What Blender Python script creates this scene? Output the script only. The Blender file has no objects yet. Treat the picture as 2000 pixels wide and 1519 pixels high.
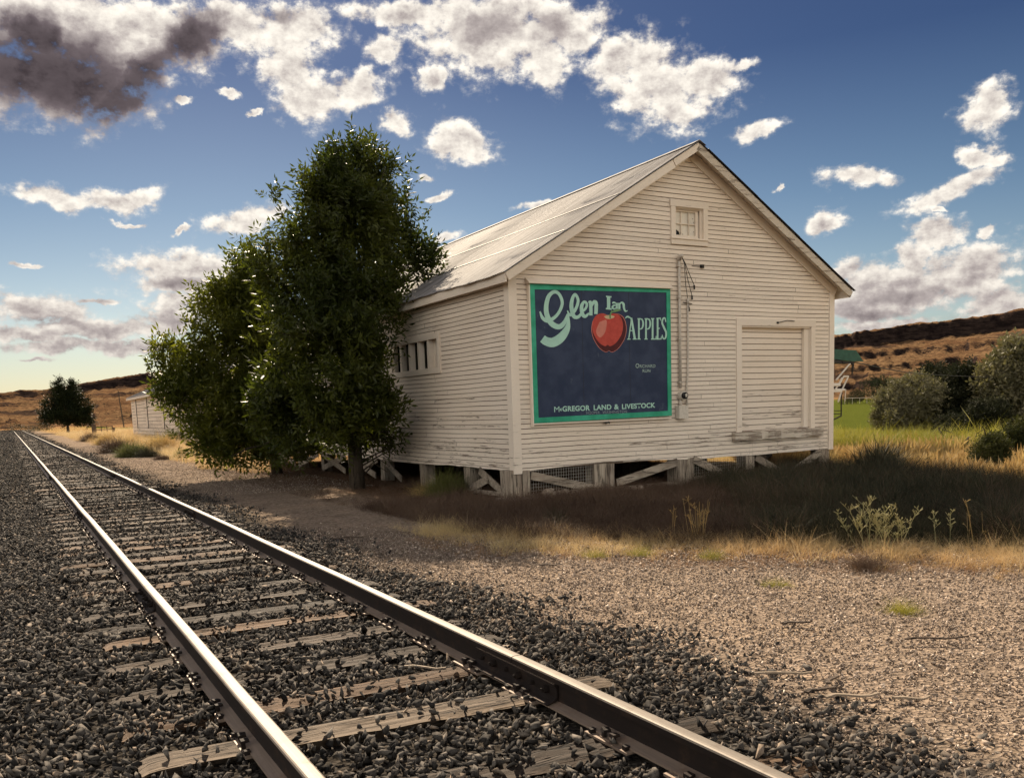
import bpy, bmesh, math, random
import numpy as np
from mathutils import Vector, Matrix
R_ = math.radians
rng = np.random.default_rng(7); random.seed(7)
scene = bpy.context.scene
C = scene.collection

# ------------------------------------------------------------------ camera
YAW, PIT, ROLL, F, CY, H = R_(29.6062), R_(-6.7863), R_(1.9556), 1710.715, 997.641, 1.5992
cF = np.array([math.sin(YAW)*math.cos(PIT), math.cos(YAW)*math.cos(PIT), math.sin(PIT)])
_r = np.array([math.cos(YAW), -math.sin(YAW), 0]); _u = np.cross(_r, cF)
cR = math.cos(ROLL)*_r - math.sin(ROLL)*_u; cU = math.sin(ROLL)*_r + math.cos(ROLL)*_u
cam_d = bpy.data.cameras.new('camera'); cam = bpy.data.objects.new('camera', cam_d); C.objects.link(cam)
cam.matrix_world = Matrix(((cR[0], cU[0], -cF[0], 0), (cR[1], cU[1], -cF[1], 0), (cR[2], cU[2], -cF[2], H), (0, 0, 0, 1)))
cam_d.sensor_width = 36; cam_d.lens = F/2000*36; cam_d.shift_y = (CY-759.5)/2000
cam_d.clip_start = .05; cam_d.clip_end = 8000
scene.camera = cam
def ray(px, py): return cF + cR*(px-1000)/F + cU*(CY-py)/F
def azel(px, py):
    d = ray(px, py); return math.degrees(math.atan2(d[0], d[1])), math.degrees(math.atan2(d[2], math.hypot(d[0], d[1])))
def at(px, py, y):                       # photo direction carried to world y
    d = ray(px, py); return np.array([0, 0, H]) + d*y/d[1]
def gr(px, py, z=0.):
    d = ray(px, py); return np.array([0, 0, H]) + d*(z-H)/d[2]

# ------------------------------------------------------------------ sun, sky, exposure
SUN_AZ, SUN_EL = 13.5, 35.5
scene.view_settings.view_transform = 'Standard'; scene.view_settings.look = 'None'
scene.view_settings.exposure = 1.15; scene.view_settings.gamma = 1.0
scene.cycles.adaptive_threshold = .02; scene.cycles.max_bounces = 5; scene.cycles.diffuse_bounces = 3; scene.cycles.glossy_bounces = 2; scene.cycles.transmission_bounces = 3
sd = Vector((math.sin(R_(SUN_AZ))*math.cos(R_(SUN_EL)), math.cos(R_(SUN_AZ))*math.cos(R_(SUN_EL)), math.sin(R_(SUN_EL))))
sl = bpy.data.lights.new('sun', 'SUN'); sl.energy = 5.0; sl.angle = R_(.5); sl.color = (1, .83, .62)
so = bpy.data.objects.new('sun', sl); C.objects.link(so); so.rotation_euler = sd.to_track_quat('Z', 'Y').to_euler()
W = bpy.data.worlds.new('World'); scene.world = W; W.use_nodes = True; W.cycles.sampling_method = 'MANUAL'; W.cycles.sample_map_resolution = 512
SKY_STRENGTH = .115
CLOUDS = [ # px, py, rx, ry, rot, weight  (photo directions, turned into azimuth / elevation)
 (130,50,330,85,0,1.1),(110,170,170,75,0,1.1),(300,95,170,75,-20,1),(440,55,170,60,0,.9),(560,60,120,55,0,.9),(565,130,62,65,0,.9),
 (600,195,58,50,0,.9),(680,180,85,42,-12,1),(755,100,40,38,0,.9),(800,25,170,30,0,.8),(960,60,165,85,0,1.2),(1060,120,60,60,0,1),(840,150,35,40,30,.6),
 (1110,60,90,55,0,1),(1240,120,80,62,0,1.1),(1290,180,110,70,10,1.2),(1380,160,85,45,10,.9),(1440,135,45,18,-25,.5),(1480,252,62,20,-22,.65),(900,275,74,42,8,1),(770,238,48,28,0,.6),
 (110,385,110,26,8,.9),(240,385,85,24,-8,.9),(240,430,40,8,0,.55),(455,190,36,9,15,.55),(355,192,32,10,0,.5),(508,220,18,7,0,.5),(485,430,90,28,-8,.8),
 (360,525,120,42,0,1.1),(370,560,140,30,0,.9),(60,512,40,9,0,.5),(190,582,48,9,0,.55),(75,600,120,32,0,1.),(400,600,110,30,0,.9),(60,650,110,18,0,.8),(300,680,200,16,0,.7),(210,640,190,28,-4,.8),(340,630,80,28,0,.8),(150,675,200,22,-2,.6),(70,706,40,6,0,.5),
 (350,453,28,8,0,.45),(1930,215,55,48,0,1),(1915,300,60,26,10,.7),(1850,372,115,30,-14,.9),(1920,350,50,30,-10,.8),(1680,352,78,24,0,.85),(1608,440,46,24,-25,.9),(1830,455,60,32,-10,.95),(1790,500,50,35,-30,.8),
 (1740,560,160,50,-4,1.15),(1880,535,130,55,-12,1.15),(1660,590,70,40,0,1.),(1730,635,150,20,0,.8),(1700,605,130,26,0,.75),(1940,590,80,42,-20,1),(1850,640,60,14,0,.6),(1520,368,18,7,0,.6),(1060,402,62,15,-8,.6),(860,385,38,11,-8,.6),(828,340,28,11,0,.5),(1920,455,34,13,-8,.6),
 (1650,530,40,28,0,.85),(880,470,45,14,-10,.6),(480,700,160,22,0,.6),(1850,405,25,8,0,.4)]
DARKS = [(105,150,165,72,5,1.1),(250,175,110,42,-42,.9),(370,85,60,42,-42,.85),(60,80,60,50,0,.8),(960,55,110,45,0,.38),(1070,60,60,40,0,.35),(360,560,120,22,0,.3),(1760,575,130,22,0,.4),(1700,612,90,12,0,.3),(90,625,110,14,0,.3),(550,30,90,18,0,.35)]
def build_world():
    nt = W.node_tree; N = nt.nodes; L = nt.links
    for n in list(N): N.remove(n)
    out = N.new('ShaderNodeOutputWorld'); bg = N.new('ShaderNodeBackground'); L.new(bg.outputs[0], out.inputs[0]); bg.inputs[1].default_value = SKY_STRENGTH
    sky = N.new('ShaderNodeTexSky'); sky.sky_type = 'NISHITA'; sky.sun_disc = False; sky.sun_elevation = R_(SUN_EL); sky.sun_rotation = R_(SUN_AZ)
    sky.altitude = 400; sky.air_density = 1.0; sky.dust_density = .6; sky.ozone_density = 2.5
    tc = N.new('ShaderNodeTexCoord'); D = tc.outputs['Generated']
    def M(op, a, b=None, c=None, clamp=False):
        n = N.new('ShaderNodeMath'); n.operation = op; n.use_clamp = clamp
        for i, v in enumerate((a, b, c)):
            if v is None: continue
            if isinstance(v, (int, float)): n.inputs[i].default_value = v
            else: L.new(v, n.inputs[i])
        return n.outputs[0]
    def mr(v, a, b, c, d, t='SMOOTHSTEP'):
        n = N.new('ShaderNodeMapRange'); n.interpolation_type = t; L.new(v, n.inputs[0])
        for i, q in enumerate((a, b, c, d)): n.inputs[1+i].default_value = q
        return n.outputs[0]
    sep = N.new('ShaderNodeSeparateXYZ'); L.new(D, sep.inputs[0]); x, y, z = sep.outputs
    az = M('MULTIPLY', M('ARCTAN2', x, y), 57.29578)
    el = M('MULTIPLY', M('ARCSINE', z, clamp=False), 57.29578)
    comb = N.new('ShaderNodeCombineXYZ'); L.new(az, comb.inputs[0]); L.new(el, comb.inputs[1]); AE = comb.outputs[0]
    def noise(vec, scale, det, rough=.55, dist=0.):
        n = N.new('ShaderNodeTexNoise'); n.inputs['Scale'].default_value = scale; n.inputs['Detail'].default_value = det
        n.inputs['Roughness'].default_value = rough; n.inputs['Distortion'].default_value = dist; L.new(vec, n.inputs['Vector']); return n.outputs[0]
    def vadd(a, v):
        n = N.new('ShaderNodeVectorMath'); n.operation = 'ADD'; L.new(a, n.inputs[0])
        if isinstance(v, tuple): n.inputs[1].default_value = v
        else: L.new(v, n.inputs[1])
        return n.outputs[0]
    # domain warp in degrees
    wn = N.new('ShaderNodeTexNoise'); wn.inputs['Scale'].default_value = .32; wn.inputs['Detail'].default_value = 5; wn.inputs['Roughness'].default_value=.6; L.new(AE, wn.inputs['Vector'])
    ws = N.new('ShaderNodeVectorMath'); ws.operation = 'MULTIPLY_ADD'; L.new(wn.outputs['Color'], ws.inputs[0]); ws.inputs[1].default_value = (3.4, 2.4, 0); ws.inputs[2].default_value = (-1.7, -1.2, 0)
    AW = vadd(AE, ws.outputs[0]); ROT = {}
    def rotated(k):
        if k not in ROT:
            a = R_(k*12); comb = N.new('ShaderNodeCombineXYZ')
            for i, v in enumerate(((math.cos(a), math.sin(a), 0), (-math.sin(a), math.cos(a), 0))):
                n = N.new('ShaderNodeVectorMath'); n.operation = 'DOT_PRODUCT'; L.new(AW, n.inputs[0]); n.inputs[1].default_value = v; L.new(n.outputs['Value'], comb.inputs[i])
            ROT[k] = comb.outputs[0] if k else AW
        return ROT[k]
    def dist(b, g=1.0):
        px, py, rx, ry, rot, w = b
        a0, e0 = azel(px, py); a1, e1 = azel(px+rx*math.cos(R_(rot)), py+rx*math.sin(R_(rot))); a2, e2 = azel(px-ry*math.sin(R_(rot)), py+ry*math.cos(R_(rot)))
        k = round(math.degrees(math.atan2(e1-e0, a1-a0))/12); a = R_(k*12); cx, cy = a0*math.cos(a)+e0*math.sin(a), -a0*math.sin(a)+e0*math.cos(a)
        f = .55+.5*w; sx_, sy_ = 1/(math.hypot(a1-a0, e1-e0)*f*g), 1/(math.hypot(a2-a0, e2-e0)*f*g)
        n = N.new('ShaderNodeVectorMath'); n.operation = 'MULTIPLY_ADD'; L.new(rotated(k), n.inputs[0]); n.inputs[1].default_value = (sx_, sy_, 0); n.inputs[2].default_value = (-cx*sx_, -cy*sy_, 0)
        ln = N.new('ShaderNodeVectorMath'); ln.operation = 'LENGTH'; L.new(n.outputs[0], ln.inputs[0]); return ln.outputs['Value']
    def field(bs, g):
        m = None
        for b in bs: v = dist(b, g); m = v if m is None else M('MINIMUM', m, v)
        return m
    fld = mr(field(CLOUDS, 1.2), 1.35, .1, 0, 1.05)
    # scattered clouds in the unseen sky, added thick to light the shaded wall
    n0 = noise(D, 2.6, 5); az_c = M('ABSOLUTE', M('SUBTRACT', az, 31.)); side = mr(az_c, 32, 42, 0, 1); hi = mr(el, 26, 34, 0, 1)
    outside = M('MAXIMUM', side, hi); free = M('MULTIPLY', mr(M('SUBTRACT', n0, mr(el, 30, 60, 0, .08)), .42, .56, 0, 1.1), outside); fld = M('MAXIMUM', fld, free)
    sx = N.new('ShaderNodeVectorMath'); sx.operation = 'MULTIPLY'; L.new(AE, sx.inputs[0]); sx.inputs[1].default_value = (1, 1.35, 1); AS = sx.outputs[0]
    n1 = noise(AS, .62, 9, .6); n1s = noise(vadd(AS, (-.2, .6, 0)), .62, 5, .6)
    n2 = noise(AS, 2.6, 4, .65); dens = M('ADD', fld, M('ADD', M('MULTIPLY', M('SUBTRACT', n1, .5), 1.9), M('MULTIPLY', M('SUBTRACT', n2, .5), .5)))
    alpha = M('ADD', mr(dens, .40, .80, 0, .80), mr(dens, .18, .55, 0, .20))
    alpha = M('MULTIPLY', alpha, mr(fld, .02, .2, 0, 1))
    rel = M('MULTIPLY', M('SUBTRACT', n1, n1s), 1.15)
    thick = mr(dens, .75, 1.5, 0, 1)
    lum = M('ADD', M('SUBTRACT', .93, M('MULTIPLY', thick, .26)), rel)
    dk = mr(field(DARKS[:4], 1.3), 1.3, .3, 0, 1); dk2 = mr(field(DARKS[4:], 1.2), 1.2, .2, 0, .27)
    lum = M('MAXIMUM', lum, .52)
    lum = M('MULTIPLY', M('MINIMUM', lum, 1.1), M('SUBTRACT', 1, M('MAXIMUM', M('MULTIPLY', dk, mr(n1, .30, .55, .94, .80)), dk2)))
    lum = M('MULTIPLY', lum, mr(el, 0, 12, .72, 1))
    lum = M('MULTIPLY', lum, M('MULTIPLY_ADD', M('MULTIPLY', mr(az_c, 60, 110, 0, 1), mr(el, 22, 50, 1, 0)), FILL_GAIN, 1.))  # low clouds behind the camera brightened, an added fill for the shaded gable
    ramp = N.new('ShaderNodeValToRGB'); L.new(M('MULTIPLY', lum, .5), ramp.inputs[0]); cr = ramp.color_ramp
    cr.elements[0].position = 0; cr.elements[0].color = (.035, .026, .03, 1); cr.elements[1].position = 1; cr.elements[1].color = (2.2, 2.05, 1.80, 1)
    e = cr.elements.new(.175); e.color = (.18, .145, .155, 1); e = cr.elements.new(.325); e.color = (.50, .44, .42, 1); e = cr.elements.new(.48); e.color = (1, .93, .83, 1)
    cs = N.new('ShaderNodeVectorMath'); cs.operation = 'SCALE'; L.new(ramp.outputs[0], cs.inputs[0]); cs.inputs[3].default_value = CLOUD_GAIN
    # deep blue overhead, pale at the horizon (sky colour by elevation)
    tint = N.new('ShaderNodeValToRGB'); L.new(mr(el, 0, 40, 0, 1, 'LINEAR'), tint.inputs[0]); t = tint.color_ramp
    t.elements[0].position = 0; t.elements[0].color = SKYT[0]; t.elements[1].position = 1; t.elements[1].color = SKYT[4]
    for p_, c_ in ((.13, SKYT[1]), (.3, SKYT[2]), (.5, SKYT[3])): q = t.elements.new(p_); q.color = c_
    mm = N.new('ShaderNodeVectorMath'); mm.operation = 'MULTIPLY'; L.new(sky.outputs[0], mm.inputs[0]); L.new(tint.outputs[0], mm.inputs[1])
    mx = N.new('ShaderNodeMix'); mx.data_type = 'RGBA'; L.new(alpha, mx.inputs[0]); L.new(mm.outputs[0], mx.inputs[6]); L.new(cs.outputs[0], mx.inputs[7])
    L.new(mx.outputs[2], bg.inputs[0])
CLOUD_GAIN = 3.9; FILL_GAIN = 1.25
SKYT = [(.27,.25,.215,1),(.31,.30,.275,1),(.185,.205,.215,1),(.085,.105,.145,1),(.06,.07,.12,1)]
build_world()

# ------------------------------------------------------------------ material helpers
class NT:
    def __init__(s, name):
        s.m = bpy.data.materials.new(name); s.m.use_nodes = True; s.nt = s.m.node_tree; s.N = s.nt.nodes; s.L = s.nt.links
        for n in list(s.N): s.N.remove(n)
        s.out = s.N.new('ShaderNodeOutputMaterial'); s.b = s.N.new('ShaderNodeBsdfPrincipled'); s.L.new(s.b.outputs[0], s.out.inputs[0])
        s.b.inputs['Roughness'].default_value = .8; s.b.inputs['Specular IOR Level'].default_value = .25
    def put(s, sock, v):
        if isinstance(v, (int, float)): sock.default_value = v
        elif isinstance(v, tuple): sock.default_value = v if len(v) == 4 or sock.type == 'VECTOR' else (*v, 1)
        else: s.L.new(v, sock)
    def geo(s, k): return s.N.new('ShaderNodeNewGeometry').outputs[k]
    def pos(s): return s.geo('Position')
    def obj(s): return s.N.new('ShaderNodeTexCoord').outputs['Object']
    def sc(s, v, xyz):
        n = s.N.new('ShaderNodeVectorMath'); n.operation = 'MULTIPLY'; s.L.new(v, n.inputs[0]); n.inputs[1].default_value = xyz; return n.outputs[0]
    def noise(s, v, scale, det=4, rough=.55, dist=0.):
        n = s.N.new('ShaderNodeTexNoise'); s.L.new(v, n.inputs['Vector']); n.inputs['Scale'].default_value = scale; n.inputs['Detail'].default_value = det
        n.inputs['Roughness'].default_value = rough; n.inputs['Distortion'].default_value = dist; return n.outputs[0]
    def vor(s, v, scale, feat='F1', out='Distance'):
        n = s.N.new('ShaderNodeTexVoronoi'); n.feature = feat; s.L.new(v, n.inputs['Vector']); n.inputs['Scale'].default_value = scale; return n.outputs[out]
    def M(s, op, a, b=None, clamp=False):
        n = s.N.new('ShaderNodeMath'); n.operation = op; n.use_clamp = clamp; s.put(n.inputs[0], a)
        if b is not None: s.put(n.inputs[1], b)
        return n.outputs[0]
    def mr(s, v, a, b, c=0., d=1.):
        n = s.N.new('ShaderNodeMapRange'); n.interpolation_type = 'SMOOTHSTEP'; s.put(n.inputs[0], v)
        for i, q in enumerate((a, b, c, d)): n.inputs[1+i].default_value = q
        return n.outputs[0]
    def mix(s, f, a, b, mode='MIX'):
        n = s.N.new('ShaderNodeMix'); n.data_type = 'RGBA'; n.blend_type = mode; s.put(n.inputs[0], f); s.put(n.inputs[6], a); s.put(n.inputs[7], b); return n.outputs[2]
    def ramp(s, v, stops):
        n = s.N.new('ShaderNodeValToRGB'); s.L.new(v, n.inputs[0]); e = n.color_ramp.elements
        e[0].position, e[0].color = stops[0][0], (*stops[0][1], 1); e[1].position, e[1].color = stops[-1][0], (*stops[-1][1], 1)
        for p_, c_ in stops[1:-1]: q = e.new(p_); q.color = (*c_, 1)
        return n.outputs[0]
    def attr(s, name, out='Color'):
        n = s.N.new('ShaderNodeAttribute'); n.attribute_name = name; return n.outputs[out]
    def bump(s, h, dist, strength=1.):
        n = s.N.new('ShaderNodeBump'); n.inputs['Distance'].default_value = dist; n.inputs['Strength'].default_value = strength; s.L.new(h, n.inputs['Height']); s.L.new(n.outputs[0], s.b.inputs['Normal'])
    def rand(s): return s.N.new('ShaderNodeObjectInfo').outputs['Random']
    def isl(s): return s.geo('Random Per Island')
    def col(s, v): s.put(s.b.inputs['Base Color'], v)
    def set(s, **k):
        for a, v in k.items(): s.put(s.b.inputs[a.replace('_', ' ')], v)
        return s

def m_paint(name, c=(.74,.66,.55), wear=.0, grime=.5):
    t = NT(name); P = t.pos(); st = t.sc(P, (1.1, 1.1, 16))
    n1 = t.noise(st, 1.6, 8, .68); n2 = t.noise(P, .55, 4); fine = t.noise(t.sc(P, (5, 5, 60)), 2.2, 5, .7)
    sep = t.N.new('ShaderNodeSeparateXYZ'); t.L.new(P, sep.inputs[0]); low = t.mr(sep.outputs[2], 2.4, .3, 0, .10)
    isl = t.isl()
    c0 = t.mix(t.M('MULTIPLY', isl, .5), c, tuple(v*.74 for v in c)); c0 = t.mix(t.mr(n2, .35, .7, 0, .35), c0, (c[0]*.78, c[1]*.72, c[2]*.64))
    k = t.M('ADD', t.M('ADD', n1, low), t.M('MULTIPLY', t.M('SUBTRACT', isl, .5), .13))
    peel = t.mr(k, .66-wear, .72-wear, 0, .85); c1 = t.mix(peel, c0, t.ramp(fine, [(.3, (.09,.065,.05)), (.7, (.34,.27,.21))]))
    streak = t.mr(fine, .56, .72, 0, grime); c1 = t.mix(streak, c1, (.24,.18,.13))
    t.col(c1); t.bump(t.M('SUBTRACT', fine, t.M('MULTIPLY', peel, .6)), .004); t.set(Roughness=.75); return t.m
def m_wood(name, a, b, dark, scale=1., crack=1., axis=0, world=False, rnd=.3):
    t = NT(name); O = t.pos() if world else t.obj(); s = [14, 14, 14]; s[axis] = .9
    V = t.sc(O, tuple(v*scale for v in s)); g = t.noise(V, 2., 8, .7, .4); g2 = t.noise(O, 3., 3); cr = t.noise(t.sc(O, tuple(v*scale*.9 for v in s)), 1.3, 3, .6, .8)
    c = t.mix(t.mr(g, .35, .68), a, b); c = t.mix(t.mr(g2, .4, .7, 0, .5), c, tuple(v*.6 for v in b))
    r = t.rand(); c = t.mix(t.M('MULTIPLY', r, rnd), c, dark); line = t.mr(t.M('ABSOLUTE', t.M('SUBTRACT', cr, .5)), .0, .03, 1, 0)
    c = t.mix(t.M('MULTIPLY', line, .8*crack), c, tuple(v*.25 for v in dark)); t.col(c)
    t.bump(t.M('SUBTRACT', g, t.M('MULTIPLY', line, crack)), .014); t.set(Roughness=.85); return t.m
def m_plain(name, c, rough=.7, metal=0., var=.3, scale=6., bump=.003, c2=None):
    t = NT(name); n = t.noise(t.pos(), scale, 6, .65); t.col(t.mix(t.mr(n, .35, .7, 0, 1), c, c2 or tuple(v*(1-var) for v in c))); t.bump(n, bump); t.set(Roughness=rough, Metallic=metal); return t.m
def m_leaf(name, a, b, trans=.35, rough=.45, back=None):
    t = NT(name); r = t.isl(); n = t.noise(t.pos(), .9, 3); c = t.mix(t.mr(n, .35, .65), a, b); c = t.mix(t.M('MULTIPLY', r, .55), c, tuple(v*.55 for v in a))
    t.col(c); t.set(Roughness=rough); t.b.inputs['Specular IOR Level'].default_value = .1 if rough > .5 or 'ash' not in name and 'bush_leaf' != name else .3
    tr = t.N.new('ShaderNodeBsdfTranslucent'); t.put(tr.inputs[0], t.mix(1., c, (1.15, 1.2, .55, 1), 'MULTIPLY')); mx = t.N.new('ShaderNodeMixShader'); mx.inputs[0].default_value = trans
    t.L.new(t.b.outputs[0], mx.inputs[1]); t.L.new(tr.outputs[0], mx.inputs[2]); t.L.new(mx.outputs[0], t.out.inputs[0]); return t.m
def m_stone(name, lo, hi, warm, chips=6.):
    t = NT(name); r = t.isl(); n = t.noise(t.pos(), 30, 4); c = t.ramp(r, [(0, lo), (.55, tuple((lo[i]+hi[i])/2 for i in range(3))), (.9, hi), (1, warm)])
    c = t.mix(t.mr(n, .4, .65, 0, .5), c, tuple(v*.55 for v in lo)); t.col(c); t.bump(n, .004); t.set(Roughness=.9); t.b.inputs['Specular IOR Level'].default_value = .1; return t.m

# ------------------------------------------------------------------ numpy noise
_T = rng.random((256, 256))
def vn(x, y):
    xi = np.floor(x).astype(int); yi = np.floor(y).astype(int); fx = x-xi; fy = y-yi; fx = fx*fx*(3-2*fx); fy = fy*fy*(3-2*fy)
    g = lambda a, b: _T[a & 255, b & 255]
    return (g(xi, yi)*(1-fx)+g(xi+1, yi)*fx)*(1-fy)+(g(xi, yi+1)*(1-fx)+g(xi+1, yi+1)*fx)*fy
def fbm(x, y, o=4):
    x = np.asarray(x, float); y = np.asarray(y, float); s = 0; a = .5
    for i in range(o): s = s+a*vn(x*2**i+17.3*i, y*2**i+5.1*i); a *= .5
    return s/(1-.5**o)
def sstep(a, b, x): t = np.clip((x-a)/(b-a), 0, 1); return t*t*(3-2*t)
def ground_z(x, y):
    x = np.asarray(x, float); y = np.asarray(y, float); r = np.hypot(x, y)
    z = -.05 + .0*x; z = z + .04*(fbm(x*.6, y*.6)-.5) - .0
    z = np.where(x > 4.3, z - .05*sstep(4.3, 6.5, x), z)
    inb = sstep(17, 30, x)*sstep(0, 10, y+x*.3)
    z = z - .8*inb*sstep(25, 50, r)*(x > 5) + 1.6*sstep(120, 330, r)*(x > 5)*sstep(20, 60, x)
    z = z + .5*sstep(40, 140, r)*fbm(x*.03, y*.03)*(x > 12)
    return z

# ------------------------------------------------------------------ mesh helpers
def mk(name, mesh, parent=None):
    o = bpy.data.objects.new(name, mesh); C.objects.link(o)
    if parent: o.parent = parent
    return o
def tag(o, label=None, cat=None, group=None, kind=None):
    if label: o['label'] = label
    if cat: o['category'] = cat
    if group: o['group'] = group
    if kind: o['kind'] = kind
    return o
def empty(name, loc=(0, 0, 0), rz=0.):
    o = bpy.data.objects.new(name, None); C.objects.link(o); o.location = loc; o.rotation_euler = (0, 0, rz); o.empty_display_size = .2; return o
def npmesh(name, V, Fa, mats, smooth=False, col=None):
    """V (n,3); Fa: list of (m,k) arrays"""
    me = bpy.data.meshes.new(name); V = np.asarray(V, np.float32)
    if not isinstance(Fa, list): Fa = [Fa]
    Fa = [np.asarray(f, np.int32) for f in Fa if len(f)]
    tot = sum(f.size for f in Fa); nf = sum(len(f) for f in Fa)
    me.vertices.add(len(V)); me.vertices.foreach_set('co', V.ravel()); me.loops.add(tot); me.loops.foreach_set('vertex_index', np.concatenate([f.ravel() for f in Fa]))
    me.polygons.add(nf); lt = np.concatenate([np.full(len(f), f.shape[1], np.int32) for f in Fa]); ls = np.concatenate([[0], np.cumsum(lt)[:-1]]).astype(np.int32)
    me.polygons.foreach_set('loop_start', ls); me.polygons.foreach_set('loop_total', lt)
    if smooth: me.polygons.foreach_set('use_smooth', np.ones(nf, bool))
    me.update(calc_edges=True)
    if col is not None:
        a = me.color_attributes.new('Col', 'FLOAT_COLOR', 'POINT'); a.data.foreach_set('color', np.c_[col, np.ones(len(col))].astype(np.float32).ravel())
    for m in (mats if isinstance(mats, (list, tuple)) else [mats]): me.materials.append(m)
    return me
class MB:
    def __init__(s): s.v = []; s.f = []; s.mi = []
    def add(s, vs, fs, mi=0):
        b = len(s.v); s.v += [tuple(map(float, q)) for q in vs]; s.f += [tuple(b+i for i in f) for f in fs]; s.mi += [mi]*len(fs); return s
    def box(s, a, b, mi=0, T=None, jit=0):
        x0, y0, z0 = a; x1, y1, z1 = b
        vs = [(x0,y0,z0),(x1,y0,z0),(x1,y1,z0),(x0,y1,z0),(x0,y0,z1),(x1,y0,z1),(x1,y1,z1),(x0,y1,z1)]
        if jit: vs = [tuple(c+random.uniform(-jit, jit) for c in v) for v in vs]
        if T: vs = [T(*v) for v in vs]
        return s.add(vs, [(0,3,2,1),(4,5,6,7),(0,1,5,4),(1,2,6,5),(2,3,7,6),(3,0,4,7)], mi)
    def beam(s, p, q, w, h, up=(0, 0, 1), mi=0):      # rectangular bar between two points
        p = np.array(p, float); q = np.array(q, float); d = (q-p)/np.linalg.norm(q-p); up = np.array(up, float); a = np.cross(d, up); a /= np.linalg.norm(a); b = np.cross(a, d)
        vs = [e+a*i*w/2+b*j*h/2 for e in (p, q) for (i, j) in ((-1,-1),(1,-1),(1,1),(-1,1))]
        return s.add(vs, [(0,3,2,1),(4,5,6,7),(0,1,5,4),(1,2,6,5),(2,3,7,6),(3,0,4,7)], mi)
    def prism(s, poly, d, mi=0):                      # poly: list of 3D points, d: extrusion vector
        n = len(poly); P = [np.array(p, float) for p in poly]; Q = [p+np.array(d, float) for p in P]
        s.add(P+Q, [tuple(range(n))[::-1], tuple(range(n, 2*n))]+[(i, (i+1) % n, n+(i+1) % n, n+i) for i in range(n)], mi); return s
    def tube(s, pts, rad, n=8, mi=0, cap=True):
        P = [np.array(p, float) for p in pts]; r = rad if isinstance(rad, (list, tuple)) else [rad]*len(P); vs = []; fs = []; ref = np.array([.3, .5, .81])
        for i, p in enumerate(P):
            d = P[min(i+1, len(P)-1)]-P[max(i-1, 0)]; d = d/(np.linalg.norm(d)+1e-9); a = np.cross(d, ref); a /= np.linalg.norm(a)+1e-9; b = np.cross(d, a)
            vs += [p+r[i]*(a*math.cos(2*math.pi*k/n)+b*math.sin(2*math.pi*k/n)) for k in range(n)]
        for i in range(len(P)-1): fs += [(i*n+k, i*n+(k+1) % n, (i+1)*n+(k+1) % n, (i+1)*n+k) for k in range(n)]
        if cap: fs += [tuple(range(n))[::-1], tuple(range((len(P)-1)*n, len(P)*n))]
        return s.add(vs, fs, mi)
    def mesh(s, name, mats, smooth=False):
        me = bpy.data.meshes.new(name); me.from_pydata(s.v, [], s.f); me.update()
        for m in (mats if isinstance(mats, (list, tuple)) else [mats]): me.materials.append(m)
        me.polygons.foreach_set('material_index', s.mi)
        if smooth: me.polygons.foreach_set('use_smooth', [True]*len(s.f))
        bm = bmesh.new(); bm.from_mesh(me); bmesh.ops.recalc_face_normals(bm, faces=bm.faces); bm.to_mesh(me); bm.free()
        return me
    def build(s, name, mats, parent=None, smooth=False): return mk(name, s.mesh(name, mats, smooth), parent)
def rotz_tilt(n, tilt=0., up=None):
    """random yaw then random tilt, vectorised"""
    a = rng.random(n)*2*np.pi; t = tilt*rng.standard_normal(n); b = rng.random(n)*2*np.pi
    ca, sa = np.cos(a), np.sin(a); Z = np.zeros(n); O = np.ones(n)
    Rz = np.array([[ca, -sa, Z], [sa, ca, Z], [Z, Z, O]]).transpose(2, 0, 1)
    kx, ky = np.cos(b), np.sin(b); ct, s_ = np.cos(t), np.sin(t)
    Rt = np.array([[ct+kx*kx*(1-ct), kx*ky*(1-ct), ky*s_], [kx*ky*(1-ct), ct+ky*ky*(1-ct), -kx*s_], [-ky*s_, kx*s_, ct]]).transpose(2, 0, 1)
    return Rt @ Rz
def rand_rot(n):
    q = rng.standard_normal((n, 4)); q /= np.linalg.norm(q, axis=1)[:, None]; w, x, y, z = q.T
    return np.array([[1-2*(y*y+z*z), 2*(x*y-z*w), 2*(x*z+y*w)], [2*(x*y+z*w), 1-2*(x*x+z*z), 2*(y*z-x*w)], [2*(x*z-y*w), 2*(y*z+x*w), 1-2*(x*x+y*y)]]).transpose(2, 0, 1)
def align_z(D, roll=True):
    """rotation matrices taking +Z to D rows"""
    D = D/np.linalg.norm(D, axis=1)[:, None]; r = rng.standard_normal(D.shape); X = np.cross(D, r); X /= np.linalg.norm(X, axis=1)[:, None]; Y = np.cross(D, X)
    return np.stack([X, Y, D], axis=2)
def instance(name, protos, pos, rot, scl, mat, parent=None, smooth=False):
    n = len(pos); k = rng.integers(0, len(protos), n); VV = []; FF = {}; base = 0
    scl = np.asarray(scl, float); scl = np.repeat(scl[:, None], 3, 1) if scl.ndim == 1 else scl
    for i, (pv, pf) in enumerate(protos):
        ids = np.where(k == i)[0]
        if not len(ids): continue
        v = np.einsum('nij,nvj->nvi', rot[ids], pv[None]*scl[ids][:, None, :])+pos[ids][:, None, :]
        nv = len(pv); VV.append(v.reshape(-1, 3)); off = base+np.arange(len(ids))*nv
        for f in pf: f = np.asarray(f); FF.setdefault(f.shape[1], []).append((f[None]+off[:, None, None]).reshape(-1, f.shape[1]))
        base += len(ids)*nv
    me = npmesh(name, np.concatenate(VV), [np.concatenate(x) for x in FF.values()], mat, smooth)
    return mk(name, me, parent)
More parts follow.
